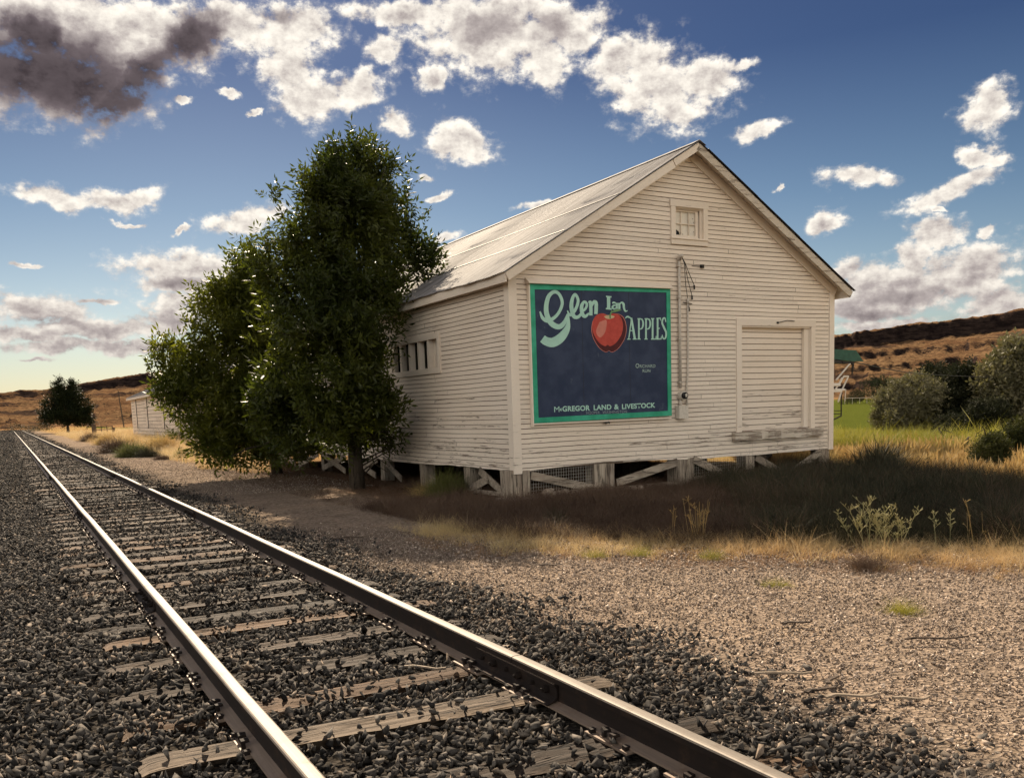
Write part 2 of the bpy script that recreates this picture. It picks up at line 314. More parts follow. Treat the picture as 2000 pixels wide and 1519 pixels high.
def hull_proto(n, flat=(.75, .55)):
    while True:
        p = rng.standard_normal((n, 3)); p /= np.linalg.norm(p, axis=1)[:, None]; p *= rng.uniform(.6, 1.15, (n, 1)); p *= [1.15, rng.uniform(.55, .9), rng.uniform(*sorted(flat))]
        bm = bmesh.new(); vs = [bm.verts.new(q) for q in p]; r = bmesh.ops.convex_hull(bm, input=vs); bmesh.ops.delete(bm, geom=[g for g in r['geom_unused'] if isinstance(g, bmesh.types.BMVert)], context='VERTS')
        bm.verts.ensure_lookup_table(); bm.verts.index_update(); v = np.array([q.co[:] for q in bm.verts]); f = [[w.index for w in fc.verts] for fc in bm.faces if len(fc.verts) == 3]; bm.free()
        if len(f) > 6: return v*.5, [np.array(f)]
def blade_proto(nb, h=(.6, 1.), w=.012, lean=.35, seg=3, spread=.12, head=0.):
    V = []; Q = []
    for i in range(nb):
        a = rng.random()*6.283; hh = rng.uniform(*h); l = rng.uniform(.1, 1)*lean; bx, by = rng.normal(0, spread, 2); d = np.array([math.cos(a), math.sin(a)]); s_ = rng.random()*6.283; sd_ = np.array([math.cos(s_), math.sin(s_)])
        b = len(V)
        for k in range(seg+1):
            t = k/seg; c = np.array([bx, by])+d*l*hh*t**2; ww = w*(1-t)**.7 if not head else w*(1-t*.6)
            if head and k == seg: ww = w*.2
            if head and k == seg-1: ww = w*head
            V += [(c[0]-sd_[0]*ww, c[1]-sd_[1]*ww, hh*(t-.25*l*t*t)), (c[0]+sd_[0]*ww, c[1]+sd_[1]*ww, hh*(t-.25*l*t*t))]
        Q += [(b+2*k, b+2*k+1, b+2*k+3, b+2*k+2) for k in range(seg)]
    return np.array(V), [np.array(Q)]
def sprig_proto(nl=9, L=.34, leaf=.085, w=.3, droop=.2, spread=1.0):
    V = []; Q = []
    for i in range(nl):
        t = (i+1)/nl; side = 1 if i % 2 else -1; base = np.array([0, 0, L*t]); 
        if i == nl-1: d = np.array([0., 0, 1])
        else: a = rng.uniform(-.7, .7)+(0 if side > 0 else math.pi); e = rng.uniform(.35, .8); d = np.array([math.cos(a)*spread*math.cos(e), math.sin(a)*spread*math.cos(e), math.sin(e)])
        d = d+np.array([0, 0, -droop*rng.random()]); d /= np.linalg.norm(d); s_ = np.cross(d, rng.standard_normal(3)); s_ /= np.linalg.norm(s_); nrm = np.cross(d, s_); l = leaf*rng.uniform(.75, 1.25); b = len(V)
        V += [base, base+d*l*.45+s_*l*w*.5+nrm*l*.06, base+d*l, base+d*l*.45-s_*l*w*.5+nrm*l*.06]; Q += [(b, b+1, b+2), (b, b+2, b+3)]
    b = len(V); V += [np.array([-.003, 0, 0]), np.array([.003, 0, 0]), np.array([0, .0, L])]; Q += [(b, b+1, b+2)]
    return np.array(V), [np.array(Q)]
# ------------------------------------------------------------------ materials
PAINT = m_paint('weathered_cream_siding', (.87,.765,.655)); TRIM = m_paint('cream_trim_paint', (.89,.79,.68), -.03, .35)
WORN = m_paint('badly_peeled_paint', (.62,.55,.46), .1, .9)
GROOVE = m_plain('shade_and_dirt_in_board_joints', (.21,.155,.115), .95)  # shadow lines between boards put into a dark joint colour, with some dirt
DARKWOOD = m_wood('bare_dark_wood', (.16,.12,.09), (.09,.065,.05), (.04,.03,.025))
PIERW = m_wood('peeling_pier_wood', (.50,.43,.34), (.30,.24,.19), (.14,.10,.08), .55, .9, axis=2)
BRACEW = m_wood('peeling_brace_wood', (.52,.45,.36), (.34,.27,.21), (.16,.12,.09), .55, .8)
TIEM = m_wood('weathered_tie_wood', (.10,.070,.050), (.050,.036,.027), (.018,.014,.011), 1., 1.1, rnd=.85)
TIEPALE = m_wood('sun_bleached_tie_wood', (.19,.145,.105), (.10,.076,.055), (.07,.05,.038), 1., 1.2, rnd=.3)
TIEORANGE = m_wood('newer_brown_tie_wood', (.15,.09,.05), (.085,.052,.032), (.05,.032,.022), 1., .8, rnd=.3)
def m_roof():
    t = NT('galvanised_roof_metal'); P = t.pos(); n = t.noise(t.sc(P, (.22, 9, .22)), 1.2, 6, .7); n2 = t.noise(P, 4, 6, .7)
    c = t.mix(t.mr(n, .38, .62), (.31,.30,.30), (.15,.14,.14)); c = t.mix(t.mr(n2, .6, .75, 0, .35), c, (.22,.13,.08)); t.col(c); t.set(Metallic=.0, Roughness=.75); t.b.inputs['Specular IOR Level'].default_value = .08; t.bump(n2, .002); return t.m
ROOFM = m_roof()
def m_steel(name, base, rust, rough, metal):
    t = NT(name); P = t.pos(); n = t.noise(t.sc(P, (30, 1.2, 30)), 1.5, 5, .6); n2 = t.noise(P, 9, 5, .7); t.col(t.mix(t.mr(n2, .5, .75, 0, .8), t.mix(t.mr(n, .3, .7), base, tuple(v*.75 for v in base)), rust)); t.set(Metallic=metal, Roughness=rough); t.bump(n2, .001); return t.m
RAILTOP = m_steel('polished_rail_head', (.20,.172,.145), (.11,.08,.06), .6, .25)
RAILSIDE = m_steel('rusty_rail_steel', (.018,.012,.010), (.045,.026,.016), .8, .0)
RAILFOOT = m_steel('pale_rusted_steel', (.30,.23,.18), (.20,.13,.09), .6, .2)
BALL = m_stone('crushed_basalt', (.014,.014,.015), (.15,.135,.12), (.28,.22,.17))
GRAV = m_stone('fine_tan_gravel', (.13,.10,.08), (.48,.39,.32), (.78,.66,.55))
ROCK = m_plain('field_rock', (.42,.34,.27), .85, var=.45, scale=12, bump=.02)
CONC = m_plain('old_concrete', (.42,.36,.30), .9, var=.35, scale=14)
GALV = m_plain('grey_conduit_paint', (.62,.56,.49), .6, .1, var=.25, scale=20)
METER = m_plain('pale_meter_metal', (.66,.61,.54), .5, .2, var=.2, scale=25)
DARKM = m_plain('blackened_metal', (.03,.027,.025), .6)
GLASSD = m_plain('dark_glass', (.012,.012,.014), .12, var=.1)
BOARDED = m_plain('painted_board_pane', (.78,.72,.62), .7, var=.18, scale=5)
def m_navy():
    t = NT('faded_navy_sign_paint'); P = t.pos(); n = t.noise(P, 3, 5); n2 = t.noise(t.sc(P, (1, 1, .5)), 9, 6, .7); n3 = t.noise(P, 2.1, 3)
    c = t.mix(t.mr(n, .35, .7), (.016,.030,.072), (.034,.050,.10)); sc_ = t.M('MULTIPLY', t.mr(n2, .60, .70, 0, 1), t.mr(n3, .52, .64, 0, .55)); t.col(t.mix(sc_, c, (.20,.22,.26))); t.bump(n2, .001); t.set(Roughness=.55); return t.m
NAVY = m_navy()
GREEN = m_plain('green_border_paint', (.02,.29,.17), .5, scale=3, c2=(.05,.42,.27))
MINT = m_plain('mint_letter_paint', (.42,.68,.58), .6, scale=8, c2=(.36,.60,.52)); MINT2 = m_plain('dull_mint_letter_paint', (.34,.46,.43), .6, var=.35, scale=15)
GREYL = m_plain('grey_letter_paint', (.30,.36,.38), .6, var=.3, scale=15)
RED = m_plain('red_apple_paint', (.52,.075,.055), .6, scale=10, c2=(.42,.05,.04)); MAROON = m_plain('maroon_apple_paint', (.09,.012,.016), .6); ROSE = m_plain('rose_apple_paint', (.62,.22,.17), .6, var=.15)
CREAMP = m_plain('cream_paint', (.62,.50,.30), .6, var=.2); STEMG = m_plain('stem_green_paint', (.16,.30,.14), .6)
BARK = m_wood('tree_bark', (.09,.07,.05), (.05,.04,.03), (.02,.016,.012), .5, 1., axis=2)
LEAF = m_leaf('ash_leaf', (.038,.052,.010), (.088,.100,.015), .42); LEAFB = m_leaf('bush_leaf', (.075,.090,.013), (.150,.155,.022), .48)
LEAFFAR = m_leaf('distant_tree_leaf', (.012,.018,.007), (.026,.032,.010), .15); OLIVE = m_leaf('silver_olive_leaf', (.15,.14,.085), (.25,.225,.145), .14, .6); OLIVED = m_leaf('dark_scrub_leaf', (.02,.024,.013), (.045,.047,.028), .08, .8)
HEDGEL = m_leaf('low_bush_leaf', (.035,.042,.015), (.065,.068,.024), .18, .75); HEDGE = m_leaf('hedgerow_leaf', (.022,.030,.014), (.04,.048,.02), .1, .8)
def m_grass(name, a, b, c3, trans=.3):
    t = NT(name); P = t.pos(); r = t.isl(); n = t.noise(P, .35, 4); c = t.mix(t.mr(n, .4, .6), a, b); c = t.mix(t.mr(r, .72, .9, 0, .8), c, c3); c = t.mix(t.M('MULTIPLY', r, .4), c, tuple(v*.5 for v in a)); t.col(c); t.set(Roughness=.7)
    tr = t.N.new('ShaderNodeBsdfTranslucent'); t.put(tr.inputs[0], c); mx = t.N.new('ShaderNodeMixShader'); mx.inputs[0].default_value = trans
    t.L.new(t.b.outputs[0], mx.inputs[1]); t.L.new(tr.outputs[0], mx.inputs[2]); t.L.new(mx.outputs[0], t.out.inputs[0]); return t.m
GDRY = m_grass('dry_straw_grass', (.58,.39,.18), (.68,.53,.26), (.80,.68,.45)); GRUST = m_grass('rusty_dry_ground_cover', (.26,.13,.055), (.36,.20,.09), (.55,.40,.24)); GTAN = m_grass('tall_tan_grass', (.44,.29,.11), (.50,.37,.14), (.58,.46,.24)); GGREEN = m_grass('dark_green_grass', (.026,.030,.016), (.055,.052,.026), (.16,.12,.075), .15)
GYEL = m_grass('yellow_green_weeds', (.25,.24,.035), (.36,.32,.05), (.20,.24,.06)); GBROWN = m_grass('brown_dead_grass', (.085,.052,.035), (.13,.082,.055), (.22,.16,.11), .15); GFRESH = m_grass('fresh_green_weeds', (.09,.105,.03), (.14,.15,.04), (.28,.24,.10)); WEED = m_grass('pale_weed_stalks', (.42,.38,.18), (.36,.36,.18), (.55,.48,.28))  # dead brown and the dark green above: building shadow deepened in their colour
CANOPY = m_plain('dark_green_canopy', (.03,.10,.075), .5, var=.3); WHITEM = m_plain('white_tube_paint', (.78,.74,.68), .5, var=.1)

# ------------------------------------------------------------------ ground sheet, track bed, hills
def m_ground():
    t = NT('ground_soil'); P = t.pos(); c = t.attr('Col'); n = t.noise(P, 1.2, 8, .65); n2 = t.noise(P, 14, 6, .7); n3 = t.noise(P, .08, 5, .6)
    cd = t.mix(1., c, t.ramp(n, [(.25, (.62,.6,.58)), (.5, (1,1,1)), (.75, (1.3,1.25,1.15))]), 'MULTIPLY'); cd = t.mix(1., cd, t.ramp(n2, [(.3, (.5,.48,.46)), (.55, (1,1,1)), (.75, (1.55,1.5,1.4))]), 'MULTIPLY')
    v = t.vor(P, 34); isl = t.vor(P, 34, out='Color'); gl = t.N.new('ShaderNodeSeparateColor'); t.L.new(isl, gl.inputs[0]); cd = t.mix(t.M('MULTIPLY', t.mr(gl.outputs[0], .5, 1, 0, .55), 1.), cd, t.mix(1., c, (1.7,1.65,1.6), 'MULTIPLY'))
    t.col(cd); t.bump(t.M('ADD', t.M('MULTIPLY', v, 1.), t.M('MULTIPLY', n2, .8)), .018); t.set(Roughness=.95); t.b.inputs['Specular IOR Level'].default_value = 0; return t.m
nr, na = 230, 720; rr = np.geomspace(.6, 3200, nr); aa = np.linspace(0, 2*np.pi, na, endpoint=False)
Rg, Ag = np.meshgrid(rr, aa, indexing='ij'); gx = Rg*np.sin(Ag); gy = Rg*np.cos(Ag)
gz = ground_z(gx, gy)
def lerp3(a, b, m): return a*(1-m[..., None])+np.array(b)*m[..., None]
nz = fbm(gx*.35+9, gy*.35); nz2 = fbm(gx*.06+3, gy*.06)
col = np.ones(gx.shape+(3,))*np.array([.05,.045,.04])
grv = sstep(2.9, 3.9, gx+(nz-.5)*1.2); col = lerp3(col, (.24,.19,.15), grv)                       # tan gravel lane
ln = (gx-5.2)*.77+(gy-8.2)*.64                                                                     # grass beyond this line
soil = sstep(-.5, .6, ln+(nz-.5)*1.6)*(gy < 60)*sstep(4.6, 5.6, gx-1.1*sstep(9, 13, gy)); col = lerp3(col, (.10,.062,.04), soil)
farL = sstep(25, 40, gy)*sstep(5., 6.5, gx+(nz-.5)*2); col = lerp3(col, (.30,.20,.09), farL)
tan = sstep(15.5, 17.5, gx); col = lerp3(col, (.28,.19,.075), tan)
rad = np.hypot(gx, gy); yel = tan*sstep(24, 30, rad+(nz2-.5)*14); col = lerp3(col, (.22,.21,.04), yel)
fld = tan*sstep(62, 70, rad+(nz2-.5)*6); col = lerp3(col, (.075,.090,.018), fld)
brn = sstep(230, 300, rad); col = lerp3(col, (.22,.13,.065), brn); lf = (gx < 0)*sstep(-3, -9, gx+(nz-.5)*3); col = lerp3(col, (.11,.08,.055), lf)
idx = np.arange(nr*na).reshape(nr, na); q = np.stack([idx[:-1], np.roll(idx, -1, 1)[:-1], np.roll(idx, -1, 1)[1:], idx[1:]], -1).reshape(-1, 4)
V = np.stack([gx, gy, gz], -1).reshape(-1, 3); V = np.vstack([V, [0, 0, float(ground_z(0, 0))]]); cc = np.vstack([col.reshape(-1, 3), [.1, .1, .1]])
tri = np.stack([idx[0], np.full(na, nr*na), np.roll(idx[0], -1)], -1)
tag(mk('ground', npmesh('ground', V, [q[:, ::-1], tri[:, ::-1]], m_ground(), True, cc)), kind='structure')
# hills: a polar terraced ridge round the valley
def m_hill():
    t = NT('hill_grass_and_basalt'); P = t.pos(); nrm = t.geo('Normal'); sp = t.N.new('ShaderNodeSeparateXYZ'); t.L.new(nrm, sp.inputs[0])
    n = t.noise(P, .05, 8, .65); n2 = t.noise(t.sc(P, (.25, .25, 1)), .6, 8, .7); steep = t.M('ADD', sp.outputs[2], t.M('MULTIPLY', t.M('SUBTRACT', n2, .5), .35))
    g = t.mix(t.mr(n, .4, .62), (.155,.088,.048), (.23,.145,.078)); g = t.mix(t.mr(n2, .52, .66, 0, .75), g, (.06,.036,.026)); rock = t.mix(t.mr(n2, .35, .7), (.018,.013,.013), (.075,.052,.042))
    n4 = t.noise(t.sc(P, (.45, .45, 2.2)), 1., 7, .7); g = t.mix(1., g, t.ramp(n4, [(.3, (.45,.42,.42)), (.5, (1,1,1)), (.7, (1.35,1.3,1.2))]), 'MULTIPLY'); steep = t.M('ADD', steep, t.M('MULTIPLY', t.M('SUBTRACT', n4, .5), .55)); ld = t.noise(t.sc(P, (.014, .014, .17)), 1., 9, .66); f = t.M('MULTIPLY', t.mr(steep, .86, .94), t.mr(ld, .53, .60, 1, .12)); c = t.mix(f, rock, g); t.col(c); t.bump(n2, 4.); t.set(Roughness=.95); t.b.inputs['Specular IOR Level'].default_value = 0; return t.m
A_ = np.radians(np.linspace(-75, 150, 1100)); T_ = np.linspace(0, 1, 170); ag, tg = np.meshgrid(A_, T_, indexing='ij'); deg = np.degrees(ag)
sk = np.interp(deg, [-75,-20,0,.5,2.5,4,5.5,8,10,14,30,49.8,52,54,57,59.3,62,75,100,150], [2.5,2,1.75,1.80,1.95,2.15,2.45,2.75,2.85,3.,3.3,3.50,3.72,4.0,4.10,4.32,4.5,5,4,3])
r1 = np.where(deg < 25, 620, 560)+60*np.sin(deg*.13)+40*fbm(deg*.12, deg*0+4); r0 = r1*.5
rh = r0+(r1-r0)*tg; wob = (fbm(deg*.35, tg*2+3, 5)-.5)*.20+(fbm(deg*2.2, tg*9, 4)-.5)*.07
tt = tg+wob*np.sin(np.pi*np.clip(tg, 0, 1))
prof = np.interp(tt, [-.2,0,.22,.25,.42,.445,.62,.65,.845,.87,.93,1.0,1.2], [0,0,.10,.19,.30,.37,.50,.585,.74,.95,.985,1.0,1.0])
Hs = np.tan(np.radians(sk))*r1+1.0; hz = -1.+(Hs+.6)*prof+(fbm(deg*1.5, tg*12, 5)-.5)*3.*sstep(.02, .2, tg)*(1-sstep(.85, .95, tg))+(fbm(deg*3., tg*3, 3)-.5)*1.+(fbm(deg*9., tg*40, 4)-.5)*2.2*sstep(.02, .2, tg)*(1-sstep(.93, .99, tg))
HV = np.stack([rh*np.sin(ag), rh*np.cos(ag), hz+.5], -1)
back = HV[:, -1:, :]*np.array([1.25, 1.25, .9]); HV = np.concatenate([HV, back, back*np.array([1.2, 1.2, 0])], 1); na_, nt_ = HV.shape[:2]
idx = np.arange(na_*nt_).reshape(na_, nt_); q = np.stack([idx[:-1, :-1], idx[:-1, 1:], idx[1:, 1:], idx[1:, :-1]], -1).reshape(-1, 4)
tag(mk('hills', npmesh('hills', HV.reshape(-1, 3), [q], m_hill(), False)), kind='structure')

# ------------------------------------------------------------------ railway track
XL, GA = .9332, 1.505
def rail_z(y): return 0.
# tie meshes: five cracked variants, long axis X, origin at the tie's centre on its underside
def tie_mesh(i):
    nx, ny = 64, 9; L, Wd, Hh = 2.56, .23, .17; X, Y = np.meshgrid(np.linspace(-L/2, L/2, nx), np.linspace(-Wd/2, Wd/2, ny), indexing='ij')
    Z = Hh-.007*fbm(X*1.5+i*9, Y*60, 3)-.020*sstep(.56, .70, fbm(X*1.1+i*5, Y*38+i*3, 3))-.008*(np.abs(Y)/(Wd/2))**6-.02*(np.abs(X)/(L/2))**30
    Y2 = Y+.012*(fbm(X*2+i, X*0+i*7, 3)-.5)+.006*(fbm(X*14+i, Y*4, 2)-.5); X2 = X+(np.abs(X) > L/2-.01)*.03*(fbm(Y*30+i, Y*0+i)-.5)*np.sign(X)
    V = np.stack([X2, Y2, Z], -1).reshape(-1, 3); idx = np.arange(nx*ny).reshape(nx, ny); q = np.stack([idx[:-1, :-1], idx[1:, :-1], idx[1:, 1:], idx[:-1, 1:]], -1).reshape(-1, 4)
    edge = np.concatenate([idx[:, 0], idx[-1, 1:], idx[-2::-1, -1], idx[0, -2:0:-1]]); lo = V[edge].copy(); lo[:, 2] = 0; b = len(V); m = len(edge); k = np.arange(m)
    s = np.stack([edge, b+k, b+(k+1) % m, edge[(k+1) % m]], -1); s = s[:, ::-1]
    return np.vstack([V, lo]), [q, s]
tie_variants = []
for i in range(5): v_, f_ = tie_mesh(i); tie_variants.append([npmesh('railroad_tie', v_, f_, m) for m in (TIEM, TIEPALE, TIEORANGE)])
mb = MB(); mb.box((-.1, -.17, 0), (.1, .17, .012)); mb.box((-.085, -.06, .012), (-.072, .06, .02)); mb.box((.072, -.06, .012), (.085, .06, .02)); PLATE = mb.mesh('tie_plate', RAILFOOT)
mb = MB()
mb.box((-.01, -.01, .0), (.01, .01, .034), jit=.0015); mb.box((-.012, -.017, .03), (.026, .017, .044), jit=.003); SPIKE = mb.mesh('rail_spike', RAILSIDE)
known = [3.35, 4.2, 4.82, 5.46, 6.12, 6.78, 7.32]; ys = list(known); y = 7.86
while y < 150: ys.append(y); y += .575+random.uniform(-.05, .06)
ys = [2.1, 2.75] + ys
kind_of = {4.2: 1, 3.35: 0, 4.82: 2, 5.46: 0, 6.12: 0, 6.78: 2}
TIEPOS = []
ordn = ['first', 'second', 'third', 'fourth', 'fifth', 'sixth', 'seventh', 'eighth', 'ninth', 'tenth', 'eleventh', 'twelfth']
cnt = 0
for i, y in enumerate(ys):
    kd = kind_of.get(y, random.choices([0, 1, 2], [8, 1, 1])[0]); rz = R_(-4.0+random.uniform(-1.2, 1.2)); sink = random.choices([0, .012, .03], [3, 4, 3])[0] if i > 8 else (0. if kd == 1 else .006)
    if y in known: sink = {4.2: -.002, 3.35: .008, 4.82: .012, 5.46: .02, 6.12: .012, 6.78: .005, 7.32: .02}[y]
    t = empty('railroad_tie', (XL+GA/2+random.uniform(-.06, .06), y, -.17-sink+.0), rz)
    b = mk('timber', tie_variants[random.randrange(5)][kd], t); TIEPOS.append((t.location.x, y, rz, sink, kd))
    word = ['dark weathered', 'sun bleached grey', 'orange brown'][kd]
    if 3 < y < 10.2:
        lab = f'{word} railway tie, {ordn[cnt]} across the track from the bottom of the photo'; cnt += 1
    elif y < 20: lab = 'weathered wooden railway tie in the middle stretch of the track'
    elif y < 3: lab = 'weathered railway tie nearest the camera under both rails'
    else: lab = 'small far railway tie almost buried in ballast toward the horizon'
    tag(t, lab, 'railway tie', 'wooden ties under the rails')
    if y < 26:
        for xr in (XL, XL+GA):
            lx = (xr-t.location.x); pl = mk('tie_plate', PLATE, t); pl.location = (lx, -math.tan(rz)*lx*.0, .17+sink-.0125); pl.rotation_euler = (0, 0, -rz)
            for sx, sy, fl in ((-.078, .045, 0), (-.078, -.05, 0), (.078, -.045, math.pi)):
                sp = mk('rail_spike', SPIKE, pl); sp.location = (sx+random.uniform(-.004, .004), sy+random.uniform(-.012, .012), .008+random.uniform(0, .012)); sp.rotation_euler = (random.uniform(-.1, .1), random.uniform(-.08, .08), fl+random.uniform(-.25, .25))
# rails
def rail_poly():
    h = .17; hw = .036; r = [(-.07, .001), (.07, .001), (.07, .011), (.012, .027), (.0085, .045), (.0085, .115), (.012, .124), (hw, .130), (hw+.001, .158)]
    top = [(hw-.003, h-.0045), (hw-.010, h-.0012), (.012, h), (-.012, h), (-hw+.010, h-.0012), (-hw+.003, h-.0045)]
    l = [(-hw-.001, .158), (-hw, .130), (-.012, .124), (-.0085, .115), (-.0085, .045), (-.012, .027), (-.07, .011)]
    return r+top+l
RP = rail_poly(); ntop0 = 8
def xcurve(y): return -((max(y-185, 0))**2)/900.
def rail_section(x0, y0, y1, parent):
    mb = MB(); n = len(RP); st = np.arange(y0, y1, 1.5 if y1 < 100 else 3.).tolist()+[y1]; vs = []; fs = []; mi = []
    for y in st:
        w = .0025*math.sin(y*1.7+x0*3)+.002*math.sin(y*.6); vs += [(x0+px+xcurve(y)+w, y, pz+.0*y+.002*math.sin(y*1.1)) for px, pz in RP]
    for i in range(len(st)-1):
        for k in range(n): mb_f = (i*n+k, (i+1)*n+k, (i+1)*n+(k+1) % n, i*n+(k+1) % n); fs.append(mb_f); mi.append(1 if 8 <= k <= 14 else (2 if k in (2, 20, 21) else 0))
    mb.v = vs; mb.f = fs+[tuple(range(n))[::-1], tuple(range((len(st)-1)*n, len(st)*n))]; mb.mi = mi+[0, 0]
    return mb.build('rail_section', [RAILSIDE, RAILTOP, RAILFOOT], parent)
def joint(x0, y, parent):
    for sd_ in (-1, 1):
        mb = MB(); yl = .46
        poly = [(sd_*.010, .118), (sd_*.034, .121), (sd_*.034, .110), (sd_*.020, .098), (sd_*.020, .050), (sd_*.045, .030), (sd_*.082, .020), (sd_*.082, .013), (sd_*.012, .029)]
        mb.prism([(x0+px, y-yl, pz) for px, pz in poly], (0, 2*yl, 0)); jb = mb.build('joint_bar', RAILSIDE, parent)
        mt = MB(); mt.box((x0+sd_*.012 if sd_ > 0 else x0-.033, y-yl+.01, .1212), (x0+.033 if sd_ > 0 else x0-.012, y+yl-.01, .1225))
        for k in range(6):
            a = y-.37+k*.148
            mt.box((x0+min(sd_*.052, sd_*.08), a-.055, .0215+0), (x0+max(sd_*.052, sd_*.08), a+.055, .0232)) if k % 1 == 0 else None
        mt.build('pale_top_edge', RAILFOOT, jb)  # paler strips along the bar's top edge and toe
        for k in range(6):
            a = y-.37+k*.148; bo = MB(); big = (k % 2 == 0) == (sd_ < 0)
            s_ = .021 if big else .013; hx = [(x0+sd_*.021, a+s_*math.cos(q_*math.pi/3+.3), .074+s_*math.sin(q_*math.pi/3+.3)) for q_ in range(6)]
            bo.prism(hx, (sd_*(.03 if big else .018), 0, 0)); bo.tube([(x0+sd_*.03, a, .074), (x0+sd_*(.066 if big else .045), a, .074)], .010, 8); bo.build('bolt', RAILSIDE, jb)
for lab, x0, js in (('long steel rail nearest the left edge, its head worn bright', XL, [8.06, 16.2, 27.7, 39.6, 51.5, 63.4]), ('long steel rail on the warehouse side, its head worn bright', XL+GA, [4.3, 14.81, 26.7, 38.6, 50.5, 62.4])):
    r = empty('steel_rail', (0, 0, 0)); tag(r, lab, 'rail', 'the two rails of the railway track')
    e = [-6]+js+[230]
    for a, b in zip(e[:-1], e[1:]): rail_section(x0, a+.004, b-.004, r)
    for a in js[:3]: joint(x0, a, r)
    k = 0
    for (tx, ty, rz, sink, kd) in TIEPOS:        # anchors clipped on the foot beside each near tie
        if 3 < ty < 17 and k < 46:
            for s_ in (-1, 1):
                if random.random() < .62:
                    yy = ty+(x0-tx)*math.tan(rz)+s_*.135; mb = MB(); mb.box((x0-.088, yy-.012, -.018), (x0+.088, yy+.012, -.001), jit=.002); mb.box((x0-.094, yy-.014, -.016), (x0-.066, yy+.014, .020), jit=.003); mb.box((x0+.064, yy-.012, -.01), (x0+.09, yy+.012, .018), jit=.002); mb.build('rail_anchor', RAILSIDE, r); k += 1

# ballast stones and gravel
HP = [hull_proto(8, (.38, .7)) for _ in range(14)]; HS = [hull_proto(6, (.4, .7)) for _ in range(8)]
def near_rail(x, y): return (np.abs(x-XL) < .083) | (np.abs(x-XL-GA) < .083)
def over_tie(x, y):
    m = np.zeros(len(x), bool); hide = np.zeros(len(x))
    for (tx, ty, rz, sink, kd) in TIEPOS:
        d = np.abs(y-(ty+(x-tx)*math.tan(rz))); m |= (d < .118) & (np.abs(x-tx) < 1.29)
    return m
def scatter(n, x0, x1, y0, y1): return rng.uniform(x0, x1, n), rng.uniform(y0, y1, n)
P_ = []; S_ = []
def ballast(n, x0, x1, y0, y1, s0, s1, tiecut=.93):
    x, y = scatter(n, x0, x1, y0, y1); keep = ~near_rail(x, y); ot = over_tie(x, y); cov = fbm(x*1.6+50, y*1.6, 3)
    keep &= ~(ot & (rng.random(n) < tiecut-.15*sstep(8,16,y)-.9*sstep(.50, .64, cov))); keep &= x < 3.75-.55*sstep(6, 9.5, y)+(fbm(y*.7, y*0+3)-.5)*1.2+rng.normal(0, .24, n)
    x, y, ot = x[keep], y[keep], ot[keep]; s = rng.uniform(s0, s1, len(x))*rng.choice([.7, 1, 1.25], len(x), p=[.3, .5, .2]); z = np.where(ot, .0, -.035)+s*.12+.035*(fbm(x*2.2, y*2.2, 3)-.5)+rng.uniform(-.012, .012, len(x))
    z -= .03*sstep(2.9, 4.5, x); P_.append(np.c_[x, y, z]); S_.append(s)
ballast(42000, -.75, 5.2, 1.6, 9.5, .042, .080); ballast(32000, -.75, 5.2, 9.5, 20, .048, .082); ballast(26000, -1.2, 5.2, 20, 45, .055, .09); ballast(14000, -3.5, 5.2, 45, 90, .08, .14); ballast(9000, -7, 5.2, 90, 190, .14, .24)
ballast(15000, -3.4, -.75, 1.0, 12, .048, .082); ballast(9000, -3.4, -.75, 12, 45, .06, .10)
pp = np.concatenate(P_); ss = np.concatenate(S_)
tag(instance('ballast_stones', HP, pp, rand_rot(len(pp)), np.c_[ss, ss, ss*.85], BALL), 'dark crushed basalt ballast packed around the railway ties', 'ballast', kind='stuff')
# small tan gravel beside the ballast
n = 150000; y = 1.4+rng.random(n)**1.05*20; x = rng.uniform(2.9, 9.2, n); lim = 6.8-.02*y+(fbm(x*.8, y*.8)-.5)*1.5; edge = 5.2+(8.2-y)*.83
keep = (x > 3.3-.5*sstep(6, 9.5, y)+rng.normal(0, .4, n)+(fbm(y*.7, y*0+3)-.5)*1.2) & (x < edge+1.4+rng.normal(0, .6, n)); x, y = x[keep], y[keep]; s = rng.uniform(.016, .038, len(x))*(1+.03*y); s[rng.random(len(x)) < .05] *= 1.5
tag(instance('gravel', HS, np.c_[x, y, ground_z(x, y)+s*.18], rand_rot(len(x)), np.c_[s, s, s*.7], GRAV), 'fine pale gravel spread between the ballast and the grass', 'gravel', kind='stuff')
n = 38000; x = rng.uniform(3.3, 7.2, n); y = 19+rng.random(n)**1.3*45; s = rng.uniform(.03, .06, n)
tag(instance('gravel', HS, np.c_[x, y, ground_z(x, y)+s*.1], rand_rot(n), np.c_[s, s, s*.5], GRAV), 'fine pale gravel along the track under and past the trees', 'gravel', kind='stuff')
